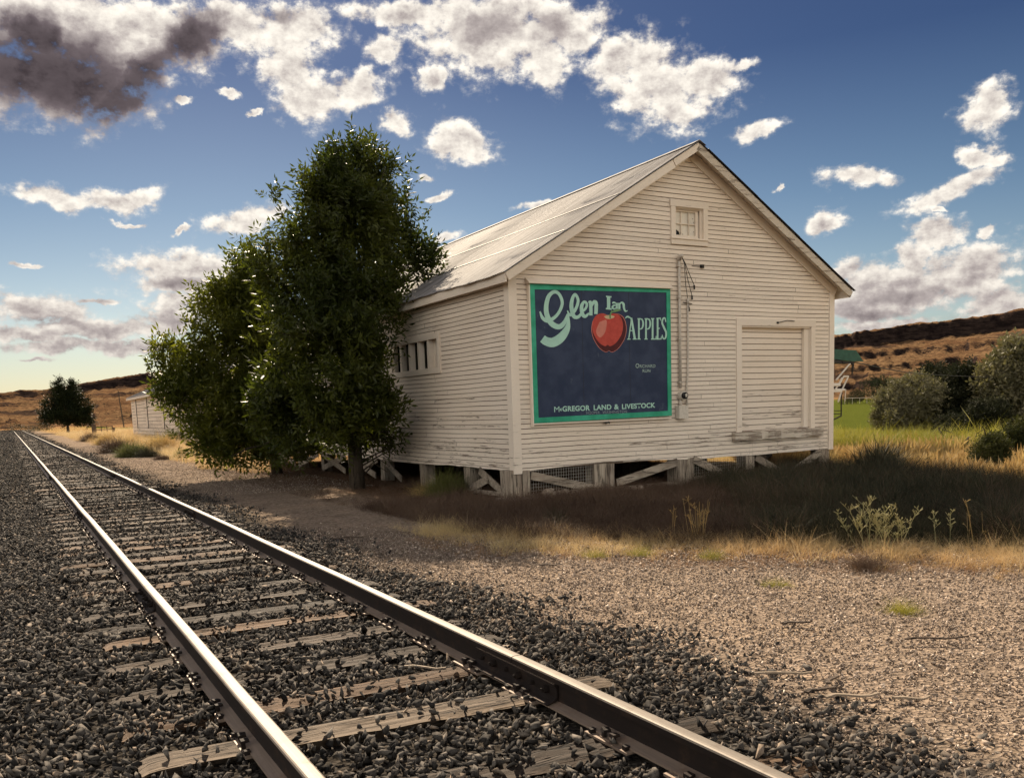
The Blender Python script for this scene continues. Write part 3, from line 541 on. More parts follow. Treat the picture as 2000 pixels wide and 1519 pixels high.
# splinters and sticks lying on the gravel
def stick(px, py, L, ang, mat, lab, w=.02):
    L *= .55
    g = gr(px, py, -.03); mb = MB(); d = np.array([math.cos(ang), math.sin(ang), 0]); k = 5; pts = [g+d*L*(t/k-.5)+np.array([0, 0, .012+.01*random.random()])+np.array([-d[1], d[0], 0])*.02*math.sin(t*1.3) for t in range(k+1)]
    for t in range(k): mb.beam(pts[t], pts[t+1]+d*.001, w*(1-.08*t), .012-.0005*t)
    o = mb.build('wood_splinter', mat); tag(o, lab, 'stick', 'wood splinters lying on the gravel')
PALEW = m_plain('pale_dry_wood', (.30,.24,.18), .8, var=.4, scale=20)
for a in ((1530,1318,.62,-.55,PALEW,'long pale wood splinter pointing down right on dark ballast',.014),(1665,1362,.55,-.42,PALEW,'pale flat splinter below the crossed dark sticks',.02),(1780,1368,.36,-.5,PALEW,'short pale splinter rightmost on the gravel',.018),(1625,1330,.4,.55,DARKWOOD,'short dark stick rising to the right across a splinter',.03),(1605,1350,.45,0.,DARKWOOD,'flat dark stick lying level under the crossed sticks',.028),
          (1555,1219,.35,-.5,DARKWOOD,'small dark wood chip alone on the pale gravel',.035),(1830,1250,.8,-.45,DARKWOOD,'thin dark twig lying on gravel at the right',.01),(690,1051,.75,-.5,DARKWOOD,'dark stick beside the track near the tree shadow',.04),(830,1308,.5,-.75,PALEW,'pale thin splinter between the rails',.016),(1075,1105,.4,-.5,DARKWOOD,'dark chip on gravel in front of the sign',.03),(1360,1290,.3,.3,PALEW,'tiny pale sliver on ballast right of the rail joint',.02)): stick(*a)
# ------------------------------------------------------------------ the big warehouse
TH = R_(.1881); BX, BY = 7.8467, 13.6349; BW, ZB, ZE, ZR, BL = 8.1977, .4011, 4.0168, 6.4806, 17.6
cs_, sn_ = math.cos(TH), math.sin(TH)
def toW(u, v, z=0.): return np.array([BX+u*cs_+v*sn_, BY-u*sn_+v*cs_, z])
def gable(px, py, v=0.):                # photo direction met with the gable plane: (u, z)
    d = ray(px, py); s = np.array([sn_, cs_, 0]); q0 = toW(0, v); t = ((q0-np.array([0, 0, H]))@s)/(d@s); p = np.array([0, 0, H])+d*t
    e = p[:2]-np.array([BX, BY]); return float(e[0]*cs_-e[1]*sn_), float(p[2])
def lthing(name, u, v, z, label, cat, group=None):
    o = empty(name, tuple(toW(u, v, z)), -TH); tag(o, label, cat, group); OFF[o.name] = (u, v, z); return o
OFF = {}
def lb(mb, name, mats, root, parent=None, smooth=False):      # build in building coordinates under a root empty
    u, v, z = OFF[root.name]; mb.v = [(a-u, b-v, c-z) for a, b, c in mb.v]; return mb.build(name, mats, parent or root, smooth)
bld = lthing('warehouse', 0, 0, 0, 'big weathered cream clapboard warehouse with metal gable roof, raised on wooden piers', 'warehouse')
SL = (ZR-ZE)/(BW/2); OFr, OLv = .316, .2346
def siding(mb, top, P, e=.088, holes=(), length=None, ragged=.0, out=1, zb=ZB, g=.012):
    """P(s, o, z): point at distance s along the wall, o out of it. top(z)->(s0,s1)"""
    z = zb; i = 0
    while True:
        s0, s1 = top(z+e*.5)
        if s1-s0 < .12: break
        iv = [(s0, s1)]
        for (a, b, c, d) in holes:
            if z+e*.6 > c and z+e*.4 < d:
                iv = [w for (p, q) in iv for w in (((p, min(q, a)) if p < a else None), ((max(p, b), q) if q > b else None)) if w]
        for a, b in iv:
            s = a
            while s < b-.01:
                t = min(b, s+random.uniform(2.2, 4.9));
                if b-t < .5: t = b
                j = random.uniform(-.003, .003); n = max(1, int((t-s)/.5)); zz = []; lo = []
                for k in range(n+1):
                    w_ = s+.0025+(t-s-.005)*k/n; sag = .006*math.sin(w_*1.1+i*.11)+.003*math.sin(w_*2.7+i*.7)
                    rg = 0
                    if i == 0 and ragged: rg = ragged*max(0, math.sin(w_*.75)+.3)*.8+random.uniform(0, .02)
                    zz.append((w_, sag)); lo.append(rg)
                vs = []
                for (w_, sag), rg in zip(zz, lo): vs += [P(w_, 0.002, z+sag+rg), P(w_, .021+j, z+sag+rg), P(w_, .015+j, z+e-g+sag), P(w_, .002, z+e-g+sag), P(w_, .002, z+e+sag)]
                fs = []; mi = []
                for k in range(n):
                    o = k*5; 
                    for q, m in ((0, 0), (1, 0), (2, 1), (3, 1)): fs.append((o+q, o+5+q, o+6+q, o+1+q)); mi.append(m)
                b0 = len(mb.v); mb.v += [tuple(map(float, x)) for x in vs]; mb.f += [tuple(b0+x for x in f) for f in fs]; mb.mi += mi
                s = t
        z += e; i += 1
DOOR = (5.45, 7.52, .92, 3.10); WIN = (3.74, 4.45, 4.76, 5.34); SWIN = (3.02, 5.52, 2.46, 3.05)
# gable wall
mb = MB(); PG = lambda s, o, z: (s, -o, z)
siding(mb, lambda z: (.10, BW-.10) if z < ZE-.05 else (max(.10, (z-ZE)/SL+.02), min(BW-.10, BW-(z-ZE)/SL-.02)), PG, holes=(DOOR, WIN), ragged=.055)
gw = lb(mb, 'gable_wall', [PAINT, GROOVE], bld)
mb = MB()
def cell(u0, u1, z0, z1, o0=0., o1=.1): mb.box((u0, o0, z0), (u1, o1, z1))
d, w = DOOR, WIN
cell(0, d[0], ZB+.04, w[2]-.0) if False else None
zc = ZE
cell(0, d[0], ZB+.05, d[3]); cell(d[1], BW, ZB+.05, d[3]); cell(d[0], d[1], ZB+.05, d[2]); cell(0, BW, d[3], zc)
def tri(u0, u1, z0, z1): mb.prism([(u0, 0, z0), (u1, 0, z0), (u1, 0, z1[1]), (u0, 0, z1[0])], (0, .1, 0))
rz_ = lambda u: ZE+SL*min(u, BW-u)
tri(0, w[0], zc, (rz_(0)+.001, rz_(w[0]))); tri(w[1], BW, zc, (rz_(w[1]), ZE+.001)); mb.prism([(w[0], 0, w[3]), (w[1], 0, w[3]), (w[1], 0, rz_(w[1])), (BW/2, 0, ZR), (w[0], 0, rz_(w[0]))], (0, .1, 0)); cell(w[0], w[1], zc, w[2])
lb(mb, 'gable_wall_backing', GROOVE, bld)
# far gable + right wall plain + left (track side) wall
mb = MB(); siding(mb, lambda z: (.10, BL) if z < ZE-.02 else (0, 0), lambda s, o, z: (-o, s, z), holes=(SWIN,), ragged=.03, zb=ZB-.0)
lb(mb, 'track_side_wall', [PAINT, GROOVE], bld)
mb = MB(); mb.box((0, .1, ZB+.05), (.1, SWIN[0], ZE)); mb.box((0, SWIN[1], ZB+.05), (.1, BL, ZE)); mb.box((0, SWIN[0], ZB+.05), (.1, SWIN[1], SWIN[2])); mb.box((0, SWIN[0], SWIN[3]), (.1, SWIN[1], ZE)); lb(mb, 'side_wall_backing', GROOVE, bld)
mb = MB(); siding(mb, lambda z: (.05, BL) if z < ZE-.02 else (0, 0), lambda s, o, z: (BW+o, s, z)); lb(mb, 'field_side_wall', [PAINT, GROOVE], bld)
mb = MB(); mb.box((BW-.1, .1, ZB+.05), (BW, BL, ZE)); mb.prism([(0, BL-.1, ZB+.05), (BW, BL-.1, ZB+.05), (BW, BL-.1, ZE), (BW/2, BL-.1, ZR), (0, BL-.1, ZE)], (0, .1, 0)); lb(mb, 'rear_walls', PAINT, bld)
mb = MB(); mb.box((.1, .1, ZB+.06), (BW-.1, BL-.1, ZB+.14)); lb(mb, 'floor', DARKWOOD, bld)
for (a, b_) in (((.0, .04), 0), ((BW-.0, BW+.0), 1)):
    mb = MB()
    if b_ == 0: mb.box((-.045, -.045, ZB-.01), (.12, -.0, ZE-.02)); mb.box((-.045, .001, ZB-.01), (-.0, .13, ZE+.0))
    else: mb.box((BW-.10, -.04, ZB+.0), (BW+.045, 0, ZE-.03)); mb.box((BW, .001, ZB), (BW+.045, .13, ZE))
    lb(mb, 'corner_board', TRIM, bld)
# roof
rf = empty('roof', (0, 0, 0)); rf.parent = bld
v0, v1 = -OFr, BL+.3; zt = lambda u: ZR-SL*abs(u-BW/2)
def slope_pt(sd_, t, v, h=0.):   # t metres horizontally from ridge toward eave
    n = math.hypot(1, SL); return (BW/2+sd_*t+sd_*h*SL/n, v, ZR-SL*t+h/n)
for sd_ in (-1, 1):
    tw = BW/2+OLv; nV = int((v1-v0)/.0169); vv = np.linspace(v0-.03, v1, nV); st = [-.02, .55, 1.1, 1.65, 2.2, 2.75, 3.3, 3.85, tw+.05]
    rows = []
    wav = lambda v: .0085*np.sin(v/.0676*2*np.pi)
    for k, t in enumerate(st):
        n_ = math.hypot(1, SL); h = .035+wav(vv)+.004*np.sin(vv*1.3+t*2)+(.012*np.sin(vv*.9+t))*(t > 3.5)*.5
        edge = (.02*np.sin(vv*2.1)+.012*np.sin(vv*7.3) if t > 4.2 else 0*vv)
        rows.append(np.c_[BW/2+sd_*(t+edge)+sd_*h*SL/n_, vv, ZR-SL*(t+edge)+h/n_])
    V = np.concatenate(rows); idx = np.arange(len(V)).reshape(len(st), nV); q = np.stack([idx[:-1, :-1], idx[1:, :-1], idx[1:, 1:], idx[:-1, 1:]], -1).reshape(-1, 4)
    mk('corrugated_sheet', npmesh('corrugated_sheet', V, [q if sd_ < 0 else q[:, ::-1]], ROOFM, True), rf)
    mb = MB()                     # lap seams: the upper sheets lie over the lower ones
    for t_ in (1.9, 3.1):
        P4 = [slope_pt(sd_, t_-.02, v0+.0, .052), slope_pt(sd_, t_, v0+.0, .052), slope_pt(sd_, t_, v0+.0, .040), slope_pt(sd_, t_-.02, v0, .040)]; mb.prism(P4, (0, v1-v0-.02, 0))
    lb(mb, 'sheet_lap', DARKM, bld, rf)
    # roof boards under the sheet, seen from below at the overhang
    mbd = MB(); t = .0
    while t < tw:
        t2 = min(t+.14, tw); a = [slope_pt(sd_, t+.003, v0+.03, x) for x in (.012, -.012)]; b = [slope_pt(sd_, t2-.003, v0+.03, x) for x in (.012, -.012)]
        mbd.prism([a[0], b[0], b[1], a[1]], (0, v1-v0-.05, 0)); t = t2
    lb(mbd, 'roof_boards', TRIM, bld, rf)
    # rake board on the edge
    mb = MB(); wr = .15; k = 9; L_ = tw
    segs = [(0.0, .62), (.64, 2.4), (2.402, tw+.01)] if sd_ < 0 else [(0.02, 2.3), (2.302, tw+.06)]
    for (a, b) in segs:
        hi = .012; lo = -.135+(.0 if a > 0 or sd_ > 0 else .02)
        P4 = [slope_pt(sd_, a, v0, hi), slope_pt(sd_, b, v0, hi), slope_pt(sd_, b, v0, lo), slope_pt(sd_, a, v0, lo)]; mb.prism(P4, (0, .032, 0))
    lb(mb, 'rake_board', TRIM if sd_ < 0 else WORN, bld, rf)
    mb = MB(); P4 = [slope_pt(sd_, 0, -.055, -.02), slope_pt(sd_, BW/2+.12 if sd_ > 0 else BW/2, -.055, -.02), slope_pt(sd_, BW/2+.12 if sd_ > 0 else BW/2, -.055, -.19), slope_pt(sd_, .0, -.055, -.19)]; mb.prism(P4, (0, .04, 0)); lb(mb, 'frieze_board', TRIM, bld, rf)
    # eave fascia
    mb = MB(); u = BW/2+sd_*tw; z = ZR-SL*tw; mb.box((min(u, u-sd_*.03), v0+.033, z-.15), (max(u, u-sd_*.03), v1, z+.0)); lb(mb, 'fascia_board', TRIM, bld, rf)
    mb = MB(); y_ = .15
    while y_ < BL: 
        p = slope_pt(sd_, BW/2-.05, y_, -.06); q_ = slope_pt(sd_, tw-.035, y_, -.06); mb.beam(p, q_, .045, .09); y_ += .6
    lb(mb, 'rafter_tails', TRIM, bld, rf)
mb = MB(); mb.prism([(BW/2-.17, v0-.03, ZR-.03), (BW/2, v0-.03, ZR+.06), (BW/2+.17, v0-.03, ZR-.03), (BW/2, v0-.03, ZR+.045)], (0, v1-v0, 0)); lb(mb, 'ridge_cap', ROOFM, bld, rf)
# a few buckled shingle edges on the right rake
mb = MB()
for a, b, c_ in ((.2, 1.5, .05), (1.45, 2.7, .052), (2.6, 3.6, .05), (3.5, 4.42, .055)):
    P4 = [slope_pt(1, a, v0-.035, .045), slope_pt(1, b, v0-.035, c_), slope_pt(1, b, v0-.035, c_-.012), slope_pt(1, a, v0-.035, .033)]; mb.prism(P4, (0, .06, 0))
lb(mb, 'loose_sheet_edge', DARKM, bld, rf)
# loading door
dr = empty('loading_door', (0, 0, 0)); dr.parent = bld
mb = MB(); a, b, z0, z1 = DOOR; n = 18; hh = (z1-z0)/n
for i in range(n): zz = z0+i*hh; mb.prism([(a, .105, zz+.004), (a, .088, zz+.006), (a, .094, zz+hh-.010), (a, .105, zz+hh-.008)], (b-a, 0, 0))
lb(mb, 'door_boards', PAINT, bld, dr)
mb = MB(); mb.box((a, .11, z0), (b, .125, z1)); lb(mb, 'door_backing', GROOVE, bld, dr)
mb = MB(); mb.box((a-.12, -.045, z0-.02), (a, -.0, z1)); mb.box((b, -.045, z0-.02), (b+.12, -.0, z1)); mb.box((a-.12, -.047, z1+.001), (b+.13, -.0, z1+.14)); lb(mb, 'door_frame', TRIM, bld, dr)
mb = MB(); mb.box((a-.0, -.043, z0), (a+.02, .104, z1)); mb.box((b-.16, .02, z0), (b-.001, .087, z1)); mb.box((b-.02, -.0, z0), (b-.001, .02, z1)); mb.box((a+.021, -.02, z1-.03), (b-.021, .087, z1-.001)); lb(mb, 'door_jamb', TRIM, bld, dr)
mb = MB(); pts = []; k = 14; 
for i in range(k):
    u0 = a-.25+(b-a+.56)*i/k; u1 = a-.25+(b-a+.56)*(i+1)/k; e_ = lambda i: .02*math.sin(i*1.3)
    mb.add([(u0,-.13-.012*math.sin(i*2.1),z0-.19+.012*math.sin(i*1.7)),(u1,-.13-.012*math.sin((i+1)*2.1),z0-.19+.012*math.sin((i+1)*1.7)),(u1,.0,z0-.19),(u0,.0,z0-.19),(u0,-.12-.01*math.sin(i*2.9),z0-.03+.008*math.sin(i*2.3)),(u1,-.12-.01*math.sin((i+1)*2.9),z0-.03+.008*math.sin((i+1)*2.3)),(u1,.0,z0-.005),(u0,.0,z0-.005)], [(0,1,2,3),(4,7,6,5),(0,4,5,1),(3,2,6,7)]+([(0,3,7,4)] if i == 0 else [])+([(1,5,6,2)] if i == k-1 else []))
lb(mb, 'door_sill', WORN, bld, dr)
# gable window
wn_ = empty('gable_window', (0, 0, 0)); wn_.parent = bld
a, b, z0, z1 = WIN
mb = MB(); mb.box((a-.11, -.05, z0-.001), (a, 0, z1)); mb.box((b, -.05, z0-.001), (b+.11, 0, z1)); mb.box((a-.13, -.055, z1+.001), (b+.13, 0, z1+.12)); mb.box((a-.11, -.05, z0-.13), (b+.11, 0, z0-.03)); mb.box((a-.12, -.075, z0-.03), (b+.12, 0, z0-.002)); lb(mb, 'window_frame', TRIM, bld, wn_)
mb = MB(); mb.box((a, -.0, z0), (a+.015, .1, z1)); mb.box((b-.05, .0, z0), (b, .03, z1)); mb.box((b-.03, .03, z0), (b, .1, z1)); mb.box((a+.016, .0, z1-.03), (b-.051, .1, z1)); mb.box((a+.016, .0, z0), (b-.051, .1, z0+.02)); lb(mb, 'window_jamb', TRIM, bld, wn_)
sx0, sx1, sz0, sz1 = a+.018, b-.10, z0+.022, z1-.032
mb = MB(); mb.box((sx0, .04, sz0), (sx0+.03, .075, sz1)); mb.box((sx1-.03, .04, sz0), (sx1, .075, sz1)); mb.box((sx0+.031, .04, sz0), (sx1-.031, .075, sz0+.045)); mb.box((sx0+.031, .04, sz1-.03), (sx1-.031, .075, sz1)); mb.box((sx1+.001, .045, sz0), (b-.052, .07, sz1))
for k in (1, 2): uu = sx0+(sx1-sx0)*k/3; mb.box((uu-.007, .045, sz0+.046), (uu+.007, .068, sz1-.031))
mz = (sz0+sz1)/2+.0; mb.box((sx0+.031, .0455, mz-.007), (sx1-.031, .0675, mz+.007)); lb(mb, 'window_sash', TRIM, bld, wn_)
pw = (sx1-sx0)/3
mb = MB()
# broken lower-left pane: board with a bitten corner
pu = sx0+.03; pz = sz0+.045
mb.prism([(pu, .08, pz+.13), (pu+.06, .08, pz+.115), (pu+pw-.06, .08, pz+.07), (pu+pw-.03, .08, pz+.0), (sx1-.02, .08, pz), (sx1-.02, .08, sz1-.02), (pu, .08, sz1-.02)], (0, .008, 0)); lb(mb, 'window_pane', BOARDED, bld, wn_)
mb = MB(); mb.box((a, .101, z0), (b, .12, z1)); [mb.tube([(x, .079, z), (x, .0795, z)], .009, 7) for x, z in ((sx1-pw*.35, mz+.12), (sx1-pw*.25, sz0+.13), (sx0+pw*1.3, sz0+.07), (sx1-.05, mz+.05))]; lb(mb, 'dark_opening', GLASSD, bld, wn_)
# side window with vertical slats
sw = empty('slatted_window', (0, 0, 0)); sw.parent = bld; a, b, z0, z1 = SWIN
mb = MB(); mb.box((-.05, a-.12, z0-.12), (-.0, a, z1+.11)); mb.box((-.05, b, z0-.12), (-.0, b+.12, z1+.11)); mb.box((-.048, a+.001, z1), (-.0, b-.001, z1+.11)); mb.box((-.052, a+.001, z0-.12), (-.0, b-.001, z0)); lb(mb, 'window_frame', TRIM, bld, sw)
npan = 5; pwid = (b-a)/npan
for k in range(npan+1):
    if k in (0,): mb = MB(); mb.box((.0, a, z0), (.1, a+.06, z1)); lb(mb, 'window_post', TRIM, bld, sw); continue
    if k == npan: mb = MB(); mb.box((.0, b-.05, z0), (.1, b, z1)); lb(mb, 'window_post', TRIM, bld, sw); continue
    vv_ = a+k*pwid; mb = MB(); mb.box((-.02, vv_-.05, z0+.001), (.1, vv_+.05, z1-.001)); lb(mb, 'window_post', TRIM, bld, sw)
mb = MB(); mb.box((.16, a-.1, z0-.1), (.18, b+.1, z1+.1)); lb(mb, 'dark_opening', GLASSD, bld, sw)
mb = MB(); mb.box((.1, a+.35, z0), (.115, a+.62, z1)); mb.box((.1, a+1.0, z0), (.115, a+1.1, z1)); lb(mb, 'inner_board', TRIM, bld, sw)
# piers and braces
def pier(u, v, wu, wv, z0=-.12, z1=ZB+.06, m=None): mb = MB(); mb.box((u-wu/2, v-wv/2, z0), (u+wu/2, v+wv/2, z1), jit=.006); return lb(mb, 'pier', m or PIERW, bld)
for u, w_ in ((.05, .42), (1.93, .44), (3.93, .42), (5.75, .26), (8.02, .32)):
    if w_ > .4: pier(u-w_*.15, -.0+.14, w_*.68, .3); mb = MB(); mb.box((u+w_*.19+.004, -.03, -.11), (u+w_/2+.02, .2, ZB+.05), jit=.005); lb(mb, 'pier_cheek_board', PIERW, bld)
    else: pier(u, .14, w_, .26)
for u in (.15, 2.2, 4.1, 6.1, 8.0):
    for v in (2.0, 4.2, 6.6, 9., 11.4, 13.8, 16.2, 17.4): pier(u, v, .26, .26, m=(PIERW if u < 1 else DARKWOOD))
mb = MB()
def brace(p, q_, w_=.025, h_=.15, nm='brace', m=None): mb = MB(); mb.beam(p, q_, w_, h_, up=(0, 0, 1)); return lb(mb, nm, m or BRACEW, bld)
brace((.30, -.035, .35), (1.72, -.035, .0)); brace((2.22, -.035, .08), (3.72, -.035, .39)); brace((4.14, -.035, .42), (4.95, -.035, .06)); brace((6.0, .1, .35), (6.7, .1, .0)); brace((7.0, -.02, .0), (7.86, -.02, .37)); brace((2.18, -.05, -.06), (3.72, -.05, -.05), .03, .12, 'skirt_plank'); brace((4.14, -.05, .04), (5.62, -.05, .05), .03, .05, 'skirt_plank')
brace((-.03, 1.35, .40), (-.03, .34, .0)); brace((-.06, .95, .26), (-.06, 1.7, .02)); brace((-.03, 5.3, .02), (-.03, 6.4, .42)); brace((-.03, 6.8, .42), (-.03, 8.8, .02)); brace((-.05, 6.9, .02), (-.05, 8.9, .42)); brace((-.03, 9.2, .42), (-.03, 11.2, .02)); brace((-.05, 9.2, .02), (-.05, 11.2, .42)); brace((-.03, 11.6, .42), (-.03, 13.6, .02)); brace((-.05, 14, .02), (-.05, 16, .42)); brace((-.03, 14., .42), (-.03, 16.1, .02))
brace((-.04, .4, .0), (-.04, 2., -.02), .03, .08, 'skirt_plank'); brace((6.6, 17.3, .0), (7.8, 17.3, .4)); brace((5.2, 17.3, .4), (6.4, 17.3, .0))
mb = MB(); mb.box((-.28, -.30, -.09), (.46, .3, -.03), jit=.012); lb(mb, 'footing_slab', CONC, bld)
# wire mesh between the piers
mb = MB()
for u0, u1 in ((.32, 1.7), (4.15, 5.6)):
    for k in range(int((u1-u0)/.055)): uu = u0+k*.055; mb.beam((uu, .02, -.1), (uu+.01, .02, .44), .0035, .0035, up=(0, 1, 0))
    for k in range(9): zz = -.06+k*.06; mb.beam((u0, .02, zz), (u1, .02, zz+.01), .0035, .0035)
lb(mb, 'wire_mesh', GALV, bld)

# ---- electric service
ms = lthing('electric_service', 3.8, -.06, 1.25, 'tall painted conduit with round meter and metal box, right of the sign', 'electric meter')
mb = MB(); mb.tube([(3.80, -.06, 1.85), (3.80, -.06, 4.32)], .028, 10); mb.tube([(3.80,-.06,4.32),(3.80,-.09,4.40),(3.80,-.15,4.39)], [.04,.045,.04], 10); mb.tube([(3.80,-.06,1.5),(3.80,-.06,1.62)], .035, 8); lb(mb, 'conduit', GALV, ms, smooth=True)
for zz in (1.95, 2.8, 3.6, 4.2):
    mb = MB(); mb.box((3.755, -.095, zz), (3.845, -.021, zz+.025)); lb(mb, 'pipe_strap', GALV, ms)
mb = MB(); mb.tube([(3.83,-.03,1.7),(3.83,-.13,1.7)], .085, 20); mb.tube([(3.83,-.125,1.7),(3.83,-.135,1.7)], .092, 20); mp = lb(mb, 'meter_socket', METER, ms, smooth=False)
mb = MB(); mb.tube([(3.83,-.136,1.7),(3.83,-.18,1.7),(3.83,-.20,1.7)], [.07,.068,.045], 20); lb(mb, 'meter_dome', GLASSD, ms, mp)
mb = MB(); mb.tube([(3.83,-.2005,1.71),(3.83,-.204,1.71)], [.03,.03], 12); mb.box((3.80,-.203,1.665),(3.86,-.2,1.672)); lb(mb, 'meter_dial', METER, ms, mp)
mb = MB(); mb.box((3.69, -.15, 1.25), (3.92, -.022, 1.50), jit=.003); mb.box((3.685, -.155, 1.485), (3.925, -.022, 1.505)); lb(mb, 'switch_box', METER, ms)
for dx, dz in ((.30, .72), (.36, .52), (.22, .95)):
    mb = MB(); mb.tube([(3.80,-.14,4.38),(3.83+dx*.2,-.13,4.25),(3.82+dx*.6,-.07,4.38-dz*.55),(3.82+dx,-.06,4.38-dz)], .007, 5); mb.tube([(3.82+dx,-.06,4.38-dz),(3.825+dx,-.06,4.30-dz)], .017, 6); lb(mb, 'service_wire', DARKM, ms)
c2 = lthing('conduit_pipe', 4.01, -.05, 1.25, 'thin lower conduit pipe running down between meter box and door', 'conduit')
mb = MB(); mb.tube([(4.02,-.05,3.52),(4.01,-.05,2.6),(4.0,-.05,2.1),(3.97,-.05,1.9),(3.97,-.05,1.27)], .018, 8); mb.tube([(4.02,-.05,3.5),(4.02,-.06,3.60)], [.03,.02], 8); lb(mb, 'pipe', GALV, c2, smooth=True)
mb = MB(); mb.tube([(3.90,-.05,3.52),(4.14,-.04,3.50)], .008, 6); lb(mb, 'insulator_bracket', DARKM, c2)
b2_ = lthing('wall_bracket', 4.4, -.06, 4.24, 'small rusty bracket alone on clapboards below the gable window', 'bracket'); mb = MB(); mb.tube([(4.15,-.03,4.24),(4.42,-.04,4.235)], .006, 5); mb.box((4.38,-.07,4.2),(4.44,-.02,4.27), jit=.008); lb(mb, 'iron', DARKM, b2_)
b3_ = lthing('door_hook', 6.6, -.06, 3.2, 'small iron hook rod on the board over the loading door', 'hook'); mb = MB(); mb.tube([(6.48,-.06,3.17),(6.75,-.07,3.22),(6.98,-.06,3.21)], .008, 5); mb.box((6.46,-.075,3.15),(6.5,-.045,3.19)); lb(mb, 'rod', DARKM, b3_)

# ------------------------------------------------------------------ the painted sign
V0 = -.085
def zp(zx, zy, v=V0-.0135): return gable(1000+zx/4.34, 500+zy/4.34, v)
sg = lthing('painted_sign', .39, V0, 1.29, 'large navy painted apple sign with green border, lettered Glen Ian Apples', 'sign')
c4 = [gable(1034, 554, V0), gable(1308.5, 562, V0), gable(1311.5, 811.5, V0), gable(1042.5, 826.5, V0)]   # corners
mb = MB(); mb.prism([(c4[i][0], V0, c4[i][1]) for i in range(4)], (0, .062, 0)); lb(mb, 'sign_panel', NAVY, sg)
q4 = [np.array(c) for c in c4]; bw = .096; cen = sum(q4)/4; inn = [c+np.array([bw if c[0] < cen[0] else -bw, bw if c[1] < cen[1] else -bw]) for c in q4]
for zx in (586, 986):
    mb = MB(); p0, p1 = zp(zx, 262, V0), zp(zx+10, 1345, V0); mb.box((p0[0], V0-.0012, p1[1]), (p0[0]+.006, V0-.0004, p0[1])); lb(mb, 'panel_joint', DARKM, sg)
mb = MB(); fr_ = lambda k: mb.prism([(q4[k][0], V0-.012, q4[k][1]), (q4[(k+1) % 4][0], V0-.012, q4[(k+1) % 4][1]), (inn[(k+1) % 4][0], V0-.012, inn[(k+1) % 4][1]), (inn[k][0], V0-.012, inn[k][1])], (0, .0115, 0))
for k in range(4): fr_(k)
lb(mb, 'green_border', GREEN, sg)
mb = MB(); u0, u1 = c4[0][0]-.05, c4[1][0]+.03; zt_ = c4[0][1]+.005; mb.add([(u0,-.022,zt_+.11),(u1,-.022,zt_+.13),(u1,-.16,zt_+.03),(u0,-.16,zt_+.01),(u0,-.022,zt_-.005),(u1,-.022,zt_+.015),(u1,-.16,zt_+.012),(u0,-.16,zt_-.006)], [(0,3,2,1),(3,7,6,2),(4,5,6,7),(0,4,7,3),(1,2,6,5),(0,1,5,4)]); lb(mb, 'sign_hood', TRIM, sg)
mb = MB(); mb.box((c4[3][0]-.025, -.1, c4[3][1]-.06), (c4[0][0]-.001, -.022, c4[0][1])); mb.box((c4[3][0], -.09, c4[3][1]-.03), (c4[2][0], -.022, c4[3][1]-.004)); lb(mb, 'sign_batten', TRIM, sg)
def smooth(pts, n=8):
    P = [np.array(p, float) for p in pts]; P = [2*P[0]-P[1]]+P+[2*P[-1]-P[-2]]; out = []
    for i in range(1, len(P)-2):
        for k in range(n): t = k/n; a, b, c, d = P[i-1:i+3]; out.append(.5*((2*b)+(c-a)*t+(2*a-5*b+4*c-d)*t*t+(-a+3*b-3*c+d)*t**3))
    out.append(P[-2]); return out
lay = [0]
def stroke(mb, pts, sm=True, w=None):     # brush stroke: (x, y[, width]) in sign-drawing units
    lay[0] += 1; v = V0-.0015-.0002*lay[0]
    pts = [p if len(p) == 3 else (*p, w) for p in pts]; q = smooth(pts) if sm and len(pts) > 2 else [np.array(p, float) for p in pts]; L_ = []; R2 = []
    for i, p in enumerate(q):
        d = (q[min(i+1, len(q)-1)]-q[max(i-1, 0)])[:2]; d = d/(np.linalg.norm(d)+1e-9); n = np.array([-d[1], d[0]])*max(p[2], 2)/2
        a = zp(*(p[:2]+n), V0); b = zp(*(p[:2]-n), V0); vv2 = v-4e-6*i; L_.append((a[0], vv2, a[1])); R2.append((b[0], vv2, b[1]))
    b = len(mb.v); m = len(q); mb.add(L_+R2, [(i, i+1, m+i+1, m+i) for i in range(m-1)])
mb = MB()
stroke(mb, [(236,470,12),(262,528,28),(312,548,32),(385,495,26),(425,405,26),(402,328,26),(358,304,30),(312,340,34),(290,420,38),(296,500,42),(335,572,46),(398,600,44),(445,560,34),(468,490,8)])
stroke(mb, [(476,488,8),(478,560,28),(462,625,54),(410,695,76),(345,732,80),(290,722,72),(258,700,66)])
stroke(mb, [(468,462,8),(492,500,26),(536,455,26),(560,380,24),(536,326,24),(512,360,28),(503,430,34),(522,508,34),(560,516,28),(590,482,18)])
stroke(mb, [(578,480,16),(618,452,20),(634,410,22),(612,388,22),(590,425,30),(594,485,32),(618,512,28),(652,484,14)])
stroke(mb, [(648,396,14),(664,392,26),(668,450,28),(668,504,28)]); stroke(mb, [(668,440,14),(692,390,26),(712,400,30),(712,455,30),(710,492,28)])
lb(mb, 'script_word', MINT, sg)
mb = MB(); W1 = 12
stroke(mb, [(797,343),(842,347)], False, W1); stroke(mb, [(818,343),(818,448)], False, 28); stroke(mb, [(795,446),(845,450)], False, W1)
stroke(mb, [(882,402,10),(862,394,16),(850,402,12)]); stroke(mb, [(888,398),(888,448)], False, 18); stroke(mb, [(884,418,8),(862,420,14),(850,434,16),(862,448,14),(884,440,8)])
stroke(mb, [(908,398),(909,450)], False, 18); stroke(mb, [(908,412,10),(928,394,14),(944,408,20),(948,440,18),(960,468,12),(980,462,5)])
lb(mb, 'name_word', MINT, sg)
mb = MB()
